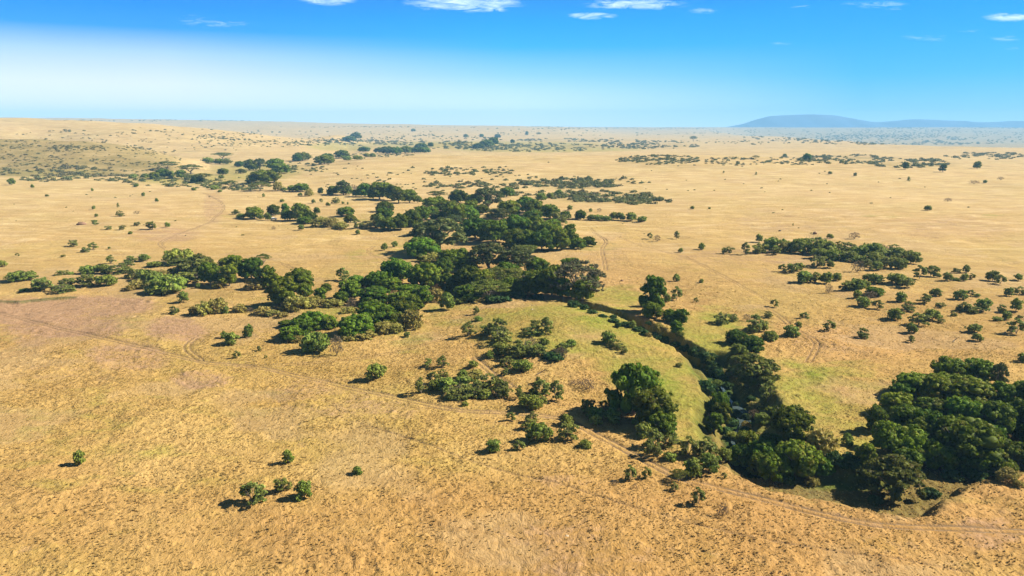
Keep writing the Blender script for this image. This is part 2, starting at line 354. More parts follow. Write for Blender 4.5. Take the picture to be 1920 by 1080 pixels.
BARE = [(60, 585, 130, 28), (190, 575, 110, 22, .9), (120, 615, 130, 22, .8), (330, 620, 60, 25, .8), (60, 640, 40, 14, .6), (240, 670, 80, 30, .6), (380, 715, 60, 18, .7), (600, 740, 110, 34, .42), (400, 390, 22, 34, .5),
        (310, 440, 70, 16, .55), (880, 600, 45, 12, .6), (1075, 1035, 180, 60, .35), (1060, 905, 60, 14, .5), (560, 640, 300, 10, .2), (700, 770, 120, 20, .4), (1430, 480, 220, 16, .4), (1130, 470, 50, 30, .3),
        (1600, 640, 160, 30, .3), (1770, 425, 140, 26, .35), (1500, 415, 160, 22, .3), (1850, 1000, 60, 40, .5), (100, 700, 100, 16, .3), (1245, 800, 30, 20, .5), (470, 620, 60, 20, .3)]
def sparse_at(x, y): return sm((vn(x / 31, y / 24, 81) + .4 * vn(x / 9, y / 7, 82) - .84) / .16)
def build_ground():
    r = [45.]
    while r[-1] < 16500:
        q = r[-1]; k = .007 if q < 92 else .0024 if q < 420 else .0024 + .0048 * min(1, (q - 420) / 900) if q < 2600 else .0072 + .02 * min(1, (q - 2600) / 4000)
        r.append(q * (1 + k))
    r = np.array(r)
    a1 = np.linspace(R(-40), R(40), 960); st = 1.06; da = a1[1] - a1[0]; ext = []; a = a1[-1]
    while a < R(72): da *= st; a += da; ext.append(a)
    th = np.concatenate([-np.array(ext)[::-1], a1, np.array(ext)])
    TH, RR = np.meshgrid(th, r); x = (RR * np.sin(TH)).ravel(); y = (RR * np.cos(TH)).ravel(); rr = RR.ravel()
    z = np.empty_like(x); n = 300000
    for i in range(0, len(x), n): z[i:i + n] = H0(x[i:i + n], y[i:i + n])
    u, v, dep = proj(np.stack([x, y, z], -1))
    tr, tw = track_mask(x, y)
    nearm = rr < 1200; mic = np.zeros_like(x)
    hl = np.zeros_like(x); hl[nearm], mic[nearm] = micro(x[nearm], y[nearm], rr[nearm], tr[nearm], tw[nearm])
    fv = np.where(y > 30, v, 2000.)
    green = zone(u, fv, GREEN) * (.75 + .7 * (vn(x / 13, y / 13, 83) - .3)); bare = zone(u, fv, BARE)
    # valley floors far off keep a green tinge; the front hill is scrubby
    hx = np.interp(x * 1350 / np.maximum(y, 600), [-1500, -925, -694, -610, -560], [1, 1, 1, .8, 0]) * sm((y - 1085) / 40) * sm((1500 - y) / 80)
    green = np.maximum(green, .7 * zone(u, fv, [(900, 271, 260, 7), (640, 275, 70, 9), (1020, 280, 200, 6), (100, 325, 130, 8), (350, 335, 120, 12), (480, 320, 90, 20)]))
    scrub = np.maximum(np.clip(hx * 1.3, 0, 1), .6 * zone(u, fv, [(1130, 370, 110, 12), (1075, 347, 105, 9), (1230, 300, 80, 9), (1220, 272, 90, 6), (1600, 298, 130, 8), (1720, 308, 90, 8), (1090, 263, 120, 3), (1000, 275, 150, 6)]))
    scrub = np.maximum(scrub, .85 * sm((u - 1300) / 150) * (y > np.interp(x / y, [.20, .27, .31, .40, .48, .56], [16000, 8200, 6200, 4400, 3050, 2750]) + 250) * (y > 2500))
    scrub = np.maximum(scrub, .35 * sm((y - 5000) / 3000))
    shade_growth_soil = np.zeros_like(x); s = rr < 700
    shade_growth_soil[s] = np.maximum(1 - sm((seg_dist(x[s], y[s], p_pts) - 1.5) / 4), np.maximum(1 - sm((seg_dist(x[s], y[s], g_pts) - 2.6) / 2.2), .6 * (1 - sm((seg_dist(x[s], y[s], r_pts) - 8) / 4))))
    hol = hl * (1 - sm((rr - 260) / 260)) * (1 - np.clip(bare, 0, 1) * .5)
    russet = zone(u, fv, [(1150, 1010, 900, 120), (1650, 960, 500, 110), (60, 960, 260, 90, .5), (1750, 640, 260, 90, .5)]); sparse = sparse_at(x, y)
    s = rr < 700; d1 = seg_dist(x[s], y[s], g_pts); bare[s] = np.maximum(bare[s], .9 * bump((d1 - 5.2) / 1.8) * (vn(x[s] / 4, y[s] / 4, 77) > .35))
    shade_growth_soil[s] = np.maximum(shade_growth_soil[s], .75 * (1 - sm(seg_dist(x[s], y[s], BANK) / 1.8)) * (vn(x[s] / 5, y[s] / 5, 78) > .3))  # dark soil of the eroded bank takes the same colour
    green = green * (1 - .5 * tw); bare = np.maximum(bare, .3 * tw * (1 - sm((rr - 600) / 300)))
    nt = len(th); i = (np.arange(len(r) - 1)[:, None] * nt + np.arange(nt - 1)[None, :]).ravel()
    q = np.stack([i, i + 1, i + nt + 1, i + nt], -1)
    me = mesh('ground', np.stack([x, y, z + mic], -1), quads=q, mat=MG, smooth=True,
              attrs=dict(green=green, bare=bare, scrubby=scrub, russet=russet, sparse=sparse, shade_growth_soil=shade_growth_soil, rut=tr * (1 - sm((rr - 900) / 200)), hollow=hol))
    print('ground verts', len(x))
    return obj('ground', me, kind='structure', label='dry golden savannah grassland with green and bare patches')
ground = build_ground()

def build_tracks():
    m = simple('track_soil', (.190, .125, .066), 1, .05, var=.3, scale=.5)
    for k, pts in track_w.items():
        wd = TRACKS[k][2]; d = np.gradient(pts, axis=0); d /= np.linalg.norm(d, axis=1)[:, None] + 1e-9
        nrm = np.stack([-d[:, 1], d[:, 0]], -1); V = []; Q = []; n = len(pts); base = 0
        far = pts[:, 1].mean() > 420
        for side in ((-1, 1) if k != 'low' else (1,)):
            wv = wd * (.45 + .75 * vn(np.arange(n) / 2.2, np.full(n, side * 9.), 55)); keep = vn(np.arange(n) / 6.5, np.full(n, side * 3.), 56) > (.58 if k == 'low' else .30 if k != 'main' else .12)
            for off in (-.5, 0, .5):
                p = pts + nrm * ((side * .85 if k != 'low' else 0) + off * wv[:, None]); r = np.hypot(p[:, 0], p[:, 1]); tr, tw = track_mask(p[:, 0], p[:, 1])
                z = H0(p[:, 0], p[:, 1]) + micro(p[:, 0], p[:, 1], r, tr, tw)[1] + (.03 if not far else .12)
                V.append(np.column_stack([p, z]))
            i = np.arange(n - 1)[keep[:-1]]
            for s in (0, 1):
                a = base + s * n + i; Q.append(np.stack([a, a + 1, a + n + 1, a + n], -1))
            base += 3 * n
        Q = np.vstack(Q); V = np.vstack(V)
        me = mesh('dirt_track', V, quads=Q[:, ::-1], mat=m, smooth=True)
        obj('dirt_track', me, kind='structure', label=TRACKS[k][1])
build_tracks()

def build_water():
    m, t, o = new_mat('still_water'); b = t.add('ShaderNodeBsdfPrincipled'); b.inputs['Base Color'].default_value = (.05, .07, .07, 1)
    b.inputs['Roughness'].default_value = .04; b.inputs['Specular IOR Level'].default_value = .8
    tc = t.add('ShaderNodeTexCoord'); bu = t.add('ShaderNodeBump'); bu.inputs['Strength'].default_value = .15; t.put(bu.inputs['Height'], t.noise(tc.outputs['Object'], 1.5, 3)); t.l.new(bu.outputs[0], b.inputs['Normal'])
    t.l.new(b.outputs[0], o.inputs[0])
    pts = smooth_line(p_pts, 2); d = np.gradient(pts, axis=0); d /= np.linalg.norm(d, axis=1)[:, None]; nr = np.stack([-d[:, 1], d[:, 0]], -1)
    bed = H0(pts[:, 0], pts[:, 1]); lvl = np.convolve(np.pad(bed, 6, 'edge'), np.ones(13) / 13, 'valid') + .5; n = len(pts); V = []; pc = flat_pt(1393, 744); hw = .45 + 2.0 * bump(np.hypot(pts[:, 0] - pc[0], pts[:, 1] - pc[1]) / 9)
    for s in (-1, 1): V.append(np.column_stack([pts + nr * s * hw[:, None], lvl]))
    i = np.arange(n - 1); me = mesh('stream', np.vstack(V), quads=np.stack([i, i + 1, n + i + 1, n + i], -1)[:, ::-1], mat=m)
    obj('stream', me, kind='structure', label='small blue pool of the stream showing between the trees')
build_water()

def build_mountain():
    m, t, o = new_mat('far_mountain'); g = t.add('ShaderNodeNewGeometry').outputs['Position']
    c = t.mix(t.rng(t.noise(g, .0022, 5), .35, .65), (.045, .085, .200), (.070, .115, .240))  # blue of the haze is painted into the slopes' own colour
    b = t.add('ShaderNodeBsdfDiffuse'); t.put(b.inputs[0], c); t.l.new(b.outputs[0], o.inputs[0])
    Y0 = 14800.
    us = np.array([1340, 1368, 1385, 1400, 1418, 1440, 1480, 1520, 1560, 1580, 1600, 1630, 1650, 1690, 1720, 1760, 1800, 1840, 1870, 1900, 1940, 2000, 2100, 2300])
    vs = np.array([241, 238.5, 234, 232.3, 225, 217.5, 215.6, 214, 216, 219.5, 223.5, 228.3, 228.8, 225.5, 223.4, 225, 227, 229.5, 228.6, 226.4, 227.5, 229, 232, 239])
    xs = (us - 960) / F * Y0 / math.cos(PITCH) * 1.0; 
    xs = np.array([px_dir(u, 230)[0] / px_dir(u, 230)[1] * Y0 for u in us]); zs = np.array([CAMZ + px_dir(u, v)[2] / px_dir(u, v)[1] * Y0 for u, v in zip(us, vs)])
    X = np.linspace(xs[0], xs[-1], 420); prof = np.interp(X, xs, zs); prof = np.convolve(np.pad(prof, 4, 'edge'), np.ones(9) / 9, 'valid')
    D = np.linspace(-1, 1, 40); XX, DD = np.meshgrid(X, D); sh = np.where(DD < 0, sm(1 + DD) ** .8, sm(1 - DD))
    rid = (vn(XX / 240, DD * 3, 71) - .5) * 60 * (1 - np.abs(DD)) * np.abs(DD) * 3
    ZZ = 20 + (prof[None, :] - 20) * sh + rid * (prof[None, :] > 110); YY = Y0 + DD * 1300
    n = len(X); i = (np.arange(len(D) - 1)[:, None] * n + np.arange(n - 1)[None]).ravel()
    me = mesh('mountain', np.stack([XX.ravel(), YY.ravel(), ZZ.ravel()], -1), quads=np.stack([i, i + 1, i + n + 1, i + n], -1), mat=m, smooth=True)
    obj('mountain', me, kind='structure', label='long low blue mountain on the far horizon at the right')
build_mountain()

def build_haze():
    x0, x1, y0, y1, z0, z1 = -14500, 14500, -400, 17200, -190, 400
    V = [(x, y, z) for z in (z0, z1) for y in (y0, y1) for x in (x0, x1)]
    me = mesh('haze', V, quads=[(0, 2, 3, 1), (4, 5, 7, 6), (0, 1, 5, 4), (2, 6, 7, 3), (0, 4, 6, 2), (1, 3, 7, 5)])
    m, t, o = new_mat('haze_air'); p = t.add('ShaderNodeVolumePrincipled'); p.inputs['Color'].default_value = (.31, .67, 1.0, 1)
    p.inputs['Density'].default_value = HAZE; p.inputs['Anisotropy'].default_value = 0.0
    t.l.new(p.outputs[0], o.inputs['Volume']); me.materials.append(m); obj('haze', me, kind='stuff', label='thin blue haze over the distant plains')
HAZE = 7.8e-5
build_haze()

def build_grass():
    """standing tufts of dry grass on the nearer plain, too many to count"""
    rn = np.random.default_rng(5); n = 210000
    r = np.sqrt(rn.uniform(0, 1, n)) ** 1.25 * 260 + 92; th = rn.uniform(R(-39), R(39), n); x = r * np.sin(th); y = r * np.cos(th)
    keep = vn(x / 1.6, y / 1.6, 61) + .5 * vn(x / 14, y / 14, 62) + rn.uniform(-.35, .35, n) > .62 + .5 * sm((r - 210) / 140); x, y, r = x[keep], y[keep], r[keep]
    tr, tw = track_mask(x, y); z0 = H0(x, y); u, v, _ = proj(np.stack([x, y, z0], -1)); bare = zone(u, v, BARE); gr = zone(u, v, GREEN)
    wet = np.minimum(seg_dist(x, y, p_pts), seg_dist(x, y, g_pts))
    sp = sparse_at(x, y); rus = zone(u, v, [(1150, 1010, 900, 120), (1650, 960, 500, 110), (60, 960, 260, 90, .5), (1750, 640, 260, 90, .5)])
    ok = (rn.uniform(0, 1, len(x)) > .6 * sp) & (tw < .45) & (rn.uniform(0, 1, len(x)) > bare * .95) & (wet > 4); x, y, r, z0, tr, tw, gr, bare, sp, rus = [q[ok] for q in (x, y, r, z0, tr, tw, gr, bare, sp, rus)]
    z = z0 + micro(x, y, r, tr, tw)[1] - .05; n = len(x); h = rn.uniform(.12, .34, n) * (.75 + .5 * vn(x / 12, y / 12, 63)) * (1 - .45 * gr); wd = rn.uniform(.08, .22, n); V = []; a0 = rn.uniform(0, 3.14, n)
    lean = np.stack([-.5 + rn.normal(0, .25, n), -.25 + rn.normal(0, .25, n), np.zeros(n)], -1) * h[:, None]
    for k in range(3):
        a = a0 + k * 1.047; d = np.stack([np.cos(a), np.sin(a), 0 * a], -1); p = np.stack([x, y, z], -1); o = np.stack([np.cos(a + 1.6), np.sin(a + 1.6), 0 * a], -1) * wd[:, None] * .3
        V.append(np.stack([p - d * wd[:, None] * .5, p + d * wd[:, None] * .5, p + d * wd[:, None] * .9 + o + lean + np.array([0, 0, 1]) * h[:, None], p - d * wd[:, None] * .7 - o + lean + np.array([0, 0, 1]) * (h * rn.uniform(.6, 1, n))[:, None]], 1))
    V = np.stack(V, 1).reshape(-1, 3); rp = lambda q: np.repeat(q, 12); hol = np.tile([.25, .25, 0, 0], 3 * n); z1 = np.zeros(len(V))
    me = mesh('grass', V, quads=np.arange(len(V)).reshape(-1, 4), mat=MGB, attrs=dict(green=rp(gr), bare=z1, scrubby=z1, russet=rp(rus), sparse=rp(sp), shade_growth_soil=z1, rut=z1, hollow=hol))
    obj('grass', me, kind='stuff', label='tufts of tall dry grass covering the nearer plain'); print('tufts', n)
build_grass()

# ---------------------------------------------------------------- plants
def leaf_mat(name, dark, light, trans=.25, warm=None, sat_var=.12):
    m, t, o = new_mat(name); a = attr(t, 'tone'); oi = t.add('ShaderNodeObjectInfo'); rnd = oi.outputs['Random']
    c = t.mix(a, dark, light)
    if warm: c = t.mix(t.math('MULTIPLY', t.rng(attr(t, 'hue'), .72, 1.), .8), c, warm)
    h = t.add('ShaderNodeHueSaturation'); t.put(h.inputs['Color'], c)
    t.put(h.inputs['Hue'], t.rng(rnd, 0, 1, .5 - sat_var * .22, .5 + sat_var * .14)); t.put(h.inputs['Value'], t.rng(t.math('FRACT', t.math('MULTIPLY', rnd, 7.3)), 0, 1, 1 - sat_var * 1.8, 1 + sat_var * 2))
    c = h.outputs[0]
    b = t.add('ShaderNodeBsdfPrincipled'); t.put(b.inputs['Base Color'], c); b.inputs['Roughness'].default_value = .6; b.inputs['Specular IOR Level'].default_value = .06
    tr = t.add('ShaderNodeBsdfTranslucent'); t.put(tr.inputs[0], t.mix(.5, c, light)); mx = t.add('ShaderNodeMixShader'); mx.inputs[0].default_value = trans
    t.l.new(b.outputs[0], mx.inputs[1]); t.l.new(tr.outputs[0], mx.inputs[2]); t.l.new(mx.outputs[0], o.inputs[0]); return m
MAT = dict(
 F=leaf_mat('dark_foliage', (.030, .058, .005), (.155, .230, .016), .32, (.20, .20, .03), .2),
 B=leaf_mat('bright_foliage', (.050, .095, .006), (.180, .265, .020), .4, (.20, .22, .04)),
 G=leaf_mat('grey_green_foliage', (.055, .075, .022), (.160, .195, .055), .22, (.17, .15, .08)),
 U=leaf_mat('acacia_foliage', (.055, .075, .012), (.175, .205, .032), .3, (.17, .16, .05)),
 O=leaf_mat('olive_foliage', (.065, .078, .014), (.190, .200, .038), .3, (.19, .13, .06)),
 P=leaf_mat('pale_twiggy_foliage', (.075, .068, .036), (.205, .175, .095), .3, (.14, .18, .04)),
 C=leaf_mat('bush_foliage', (.085, .118, .016), (.275, .335, .058), .3, (.18, .16, .06)),
 T=leaf_mat('thorn_foliage', (.092, .115, .024), (.275, .310, .070), .35, (.18, .15, .07)),
 Y=leaf_mat('yellow_scrub_foliage', (.190, .175, .036), (.420, .370, .095), .35, (.33, .25, .11)),
 D=leaf_mat('dry_twigs', (.115, .080, .050), (.230, .170, .115), .2, (.2, .15, .06)),
 V=leaf_mat('lush_bank_foliage', (.022, .052, .014), (.075, .130, .030), .25, (.14, .15, .04)),
 far=leaf_mat('distant_scrub_foliage', (.080, .095, .030), (.195, .200, .065), .3, (.20, .15, .075)))
BARK = simple('grey_bark', (.20, .165, .125), .95, .1, var=.3, scale=1.5)
BARKD = simple('dark_bark', (.085, .066, .048), .95, .1, var=.3, scale=1.5)
rg = np.random.default_rng(11)

def tube(pts, r0, r1, sides=6):
    pts = np.array(pts, float); n = len(pts); rad = np.linspace(r0, r1, n); V = []
    for i in range(n):
        d = pts[min(i + 1, n - 1)] - pts[max(i - 1, 0)]; d /= np.linalg.norm(d) + 1e-9
        a = np.cross(d, [0.3, 1, .1]); a /= np.linalg.norm(a); b = np.cross(d, a); t = np.arange(sides) / sides * 2 * math.pi
        V.append(pts[i] + rad[i] * (np.cos(t)[:, None] * a + np.sin(t)[:, None] * b))
    V = np.vstack(V); Q = []
    for i in range(n - 1):
        for s in range(sides): Q.append((i * sides + s, i * sides + (s + 1) % sides, (i + 1) * sides + (s + 1) % sides, (i + 1) * sides + s))
    return V, np.array(Q)
def join(parts):
    V = []; Q = []; b = 0
    for v, q in parts: V.append(v); Q.append(q + b); b += len(v)
    return np.vstack(V), np.vstack(Q)
def leaves(cent, out, size, jit, flatk=1.0):
    """leaf-clump faces: one small bent quad per centre"""
    n = len(cent); nr = out + rg.normal(0, jit, (n, 3)); nr /= np.linalg.norm(nr, axis=1)[:, None] + 1e-9
    a = np.cross(nr, rg.normal(0, 1, (n, 3))); a /= np.linalg.norm(a, axis=1)[:, None] + 1e-9; b = np.cross(nr, a)
    s = size * rg.uniform(.55, 1.35, n)[:, None]; a = a * s; b = b * s * rg.uniform(.45, .95, n)[:, None] * flatk
    k = nr * s * rg.uniform(-.35, .35, n)[:, None]
    V = np.stack([cent - a - b * .6 + k, cent + a * .7 - b, cent + a + b * .7 + k, cent - a * .8 + b], 1).reshape(-1, 3)
    return V, np.arange(4 * n).reshape(-1, 4)
def sph(n):
    p = rg.normal(0, 1, (n, 3)); return p / np.linalg.norm(p, axis=1)[:, None]
def crown(lobes, per, size, sub=9, jit=.55, core=.72, subr=.40, tone_amp=1., fill=.0, flat=1.):
    """billowy crown: lobes carry sub-lobes, sub-lobes carry leaf faces on their outer side"""
    L = np.array(lobes, float); cs = L[:, :3]; rs = L[:, 3:6]; CE = []; OU = []; TO = []; HU = []
    for i in range(len(L)):
        d = sph(sub); d[:, 2] = np.abs(d[:, 2]) * 1.1 - .25; d /= np.linalg.norm(d, axis=1)[:, None]
        sc_ = cs[i] + d * rs[i] * .76; lt = rg.uniform(0, 1)
        for j in range(sub):
            e = sph(per); e = e + d[j] * .55; e /= np.linalg.norm(e, axis=1)[:, None]
            q = rg.uniform(.72 - fill, 1.08, per)[:, None]; p = sc_[j] + e * rs[i] * subr * q
            CE.append(p); OU.append(e); t = .5 * rg.uniform(0, 1) + .5 * lt; TO.append(np.clip(t + rg.normal(0, .16, per), 0, 1)); HU.append(np.full(per, rg.uniform(0, 1)))
    CE = np.vstack(CE); OU = np.vstack(OU); TO = np.concatenate(TO); HU = np.concatenate(HU)
    keep = np.ones(len(CE), bool)
    for i in range(len(L)): keep &= (((CE - cs[i]) / (rs[i] * .74)) ** 2).sum(1) > 1
    keep &= CE[:, 2] > .05
    CE, OU, TO, HU = CE[keep], OU[keep], TO[keep], HU[keep]
    V, Q = leaves(CE, OU, size, jit, flat); tone = np.repeat(TO, 4); hue = np.repeat(HU, 4)
    if core > 0:                                       # inner mass of boughs, so that crowns are not see-through
        un = np.array([[math.cos(a) * math.cos(b), math.sin(a) * math.cos(b), math.sin(b)] for b in np.linspace(-1.45, 1.45, 7) for a in np.linspace(0, 2 * math.pi, 11)[:-1]])
        qf = np.array([(r * 10 + c, r * 10 + (c + 1) % 10, (r + 1) * 10 + (c + 1) % 10, (r + 1) * 10 + c) for r in range(6) for c in range(10)])
        P = [(V, Q)]
        for i in range(len(L)):
            k = core * rg.uniform(.86, 1.1, (70, 1)); v = cs[i] + un * rs[i] * k; v[:, 2] = np.maximum(v[:, 2], .03); P.append((v, qf))
            tone = np.concatenate([tone, np.full(70, .4)]); hue = np.concatenate([hue, np.zeros(70)])
        V, Q = join(P)
    return V, Q, dict(tone=tone * tone_amp, hue=hue)
def lobes_dome(n, R_, H_, base=.15, lr=.36, squash=.8, top=1.0):
    out = [(0, 0, H_ * .5, R_ * .55, R_ * .55, H_ * .42)]
    for i in range(n):
        a = i * 2.39996 + rg.uniform(-.3, .3); f = math.sqrt((i + .5) / n); el = rg.uniform(0, 1)
        rr = f * (1 - lr * .8) * R_; zz = H_ * (base + (1 - base - lr * squash * .55) * (math.sqrt(max(0, 1 - (f * .93) ** 2.8)) * (.80 + .28 * el)) * top)
        q = lr * R_ * rg.uniform(.72, 1.2); out.append((rr * math.cos(a), rr * math.sin(a), zz, q, q, q * squash))
        if f > .55 and rg.uniform() < .8:                # skirts that hang towards the ground
            q2 = q * .85; out.append((rr * math.cos(a + .3) * 1.02, rr * math.sin(a + .3) * 1.02, H_ * (base + .12) + q2 * .3, q2, q2, q2 * 1.05))
    return out
def limbs(H_, R_, n, r0, fork=.3, lean=.0, dead=False):
    P = []; top = np.array([lean * R_, 0, H_ * fork]); P.append(tube([(0, 0, -.5), (0.05 * R_, 0, H_ * fork * .5), top], r0, r0 * .75, 8))
    for i in range(n):
        a = i * 2 * math.pi / n + rg.uniform(-.4, .4); rr = R_ * rg.uniform(.4, .78); e = np.array([math.cos(a) * rr, math.sin(a) * rr, H_ * rg.uniform(.68, .86)])
        mid = top + (e - top) * .5 + np.array([0, 0, -.04 * H_]) + rg.normal(0, .03 * R_, 3); P.append(tube([top - [0, 0, .1 * H_], mid, e], r0 * .5, r0 * .12, 5))
        for k in range(2):
            e2 = mid + (e - mid) * .4 + np.array([rg.normal(0, .2 * R_), rg.normal(0, .2 * R_), H_ * .16]); P.append(tube([mid, (mid + e2) / 2 + rg.normal(0, .02 * R_, 3), e2], r0 * .24, r0 * .06, 4))
    return join(P)
# every prototype is built at a real size (R crown radius, H height) and scaled a little for each plant
PROTO = {}
def proto(kind, cr, tk, R_, H_, mat=None):
    V, Q, A = cr; me = mesh('crown', V, quads=Q, attrs=A, mat=MAT[mat or kind]); 
    v = np.asarray(V); R2 = np.percentile(np.hypot(v[:, 0], v[:, 1]), 97); H2 = np.percentile(v[:, 2], 99.3)
    tm = mesh('trunk', tk[0], quads=tk[1], mat=BARKD if kind in 'OYDC' else BARK, smooth=True) if tk is not None else None
    PROTO.setdefault(kind, []).append((me, tm, R2, H2))
for i in range(6):
    H_ = [9, 11, 12.5, 10, 14, 12][i]; R_ = [7, 7, 6.5, 8, 6.2, 7.2][i]
    lb = lobes_dome([15, 17, 18, 20, 17, 16][i], R_, H_, .1, [.36, .33, .34, .30, .36, .34][i], .8)
    cr = crown(lb, 22, .30, sub=13, jit=.36, core=.66, subr=.33); proto('F', cr, limbs(H_, R_, 5, .45, .28), R_, H_)
for i in range(3):
    H_ = [9, 11, 8][i]; R_ = [7, 7.5, 7][i]; lb = lobes_dome(20, R_, H_, .14, .29, .75); cr = crown(lb, 21, .30, sub=13, jit=.4, core=.66, subr=.33); proto('B', cr, limbs(H_, R_, 5, .4, .3), R_, H_)
for i in range(3):
    H_ = [15, 13, 14][i]; R_ = [7, 7.5, 6.5][i]; lb = [(x, y, z, a * .8, b * .8, c * .8) for (x, y, z, a, b, c) in lobes_dome(26, R_, H_, .2, .26, .85)]
    cr = crown(lb, 20, .27, sub=11, jit=.9, core=.5, fill=.25); proto('G', cr, limbs(H_, R_, 7, .55, .22), R_, H_)
for i in range(4):                                   # umbrella acacias: stacked flat layers on spreading limbs
    H_ = [9, 10, 8, 11][i]; R_ = [7, 8, 6.5, 8][i]; lb = []
    for k in range(16):
        a = k * 2.4; f = math.sqrt((k + .4) / 16); rr = f * R_ * .8; lb.append((rr * math.cos(a), rr * math.sin(a), H_ * (.95 - .25 * f * f - rg.uniform(0, .12)), R_ * rg.uniform(.22, .34), R_ * rg.uniform(.2, .3), H_ * .045))
    for k in range(4): a = rg.uniform(0, 6.3); lb.append((R_ * .5 * math.cos(a), R_ * .5 * math.sin(a), H_ * .55, R_ * .3, R_ * .25, H_ * .04))
    cr = crown(lb, 20, .25, sub=10, jit=.7, core=.0, subr=.5, fill=.4); proto('U', cr, limbs(H_, R_, 7, .35, .3), R_, H_)
for i in range(2):
    H_, R_ = 8.5, 7; lb = lobes_dome(34, R_, H_, .12, .2, .45); cr = crown(lb, 18, .26, sub=10, jit=.9, core=.55, fill=.3); proto('O', cr, limbs(H_, R_, 6, .35, .25), R_, H_)
    lb = [(x, y, z, a * .75, b * .75, c * .75) for (x, y, z, a, b, c) in lobes_dome(30, R_, H_ + 2, .2, .24, .7)]; cr = crown(lb, 16, .24, sub=9, jit=1, core=0, fill=.6); proto('P', cr, limbs(H_ + 2, R_, 8, .4, .22), R_, H_)
for i in range(5):
    H_ = [3.4, 3.0, 3.8, 3.3, 2.6][i]; R_ = [2.3, 2.6, 2.2, 2.4, 2.5][i]; lb = lobes_dome([8, 10, 8, 9, 11][i], R_, H_, .1, .4, .8)
    cr = crown(lb, 14, .17, sub=9, jit=.5, core=.58, fill=.2); proto('C', cr, limbs(H_, R_, 4, .1, .2), R_, H_)
for i in range(3):
    H_, R_ = 2.4, 2.6; lb = lobes_dome(10, R_, H_, .05, .4, .7); cr = crown(lb, 13, .19, sub=9, jit=.7, core=.7, fill=.2); proto('V', cr, limbs(H_, R_, 4, .1, .2), R_, H_)
for i in range(5):                                   # thorn bushes: open, feathery, stems visible
    H_ = [4, 3.6, 4.4, 3.2, 4][i]; R_ = [2.2, 2.5, 2.0, 2.6, 2.3][i]; lb = []
    for k in range(17):
        a = rg.uniform(0, 6.3); f = math.sqrt(rg.uniform(0, 1)); q = R_ * rg.uniform(.22, .36); lb.append((f * R_ * .8 * math.cos(a), f * R_ * .8 * math.sin(a), H_ * (.14 + rg.uniform(0, .8) * (1 - .45 * f)), q, q, q * .5))
    cr = crown(lb, 13, .19, sub=9, jit=.9, core=0, fill=.6, subr=.55); proto('T', cr, limbs(H_, R_, 6, .10, .15), R_, H_)
for i in range(3):
    H_, R_ = 2.6, 2.5; lb = lobes_dome(12, R_, H_, .05, .34, .8); cr = crown(lb, 11, .16, sub=8, jit=1., core=.5, fill=.5); proto('Y', cr, limbs(H_, R_, 5, .08, .15), R_, H_)
    cr = crown([(x, y, z, a * .8, b * .8, c * .8) for (x, y, z, a, b, c) in lb], 10, .13, sub=8, jit=1.2, core=0, fill=.8, flat=.3); proto('D', cr, limbs(H_, R_, 8, .09, .12), R_, H_)

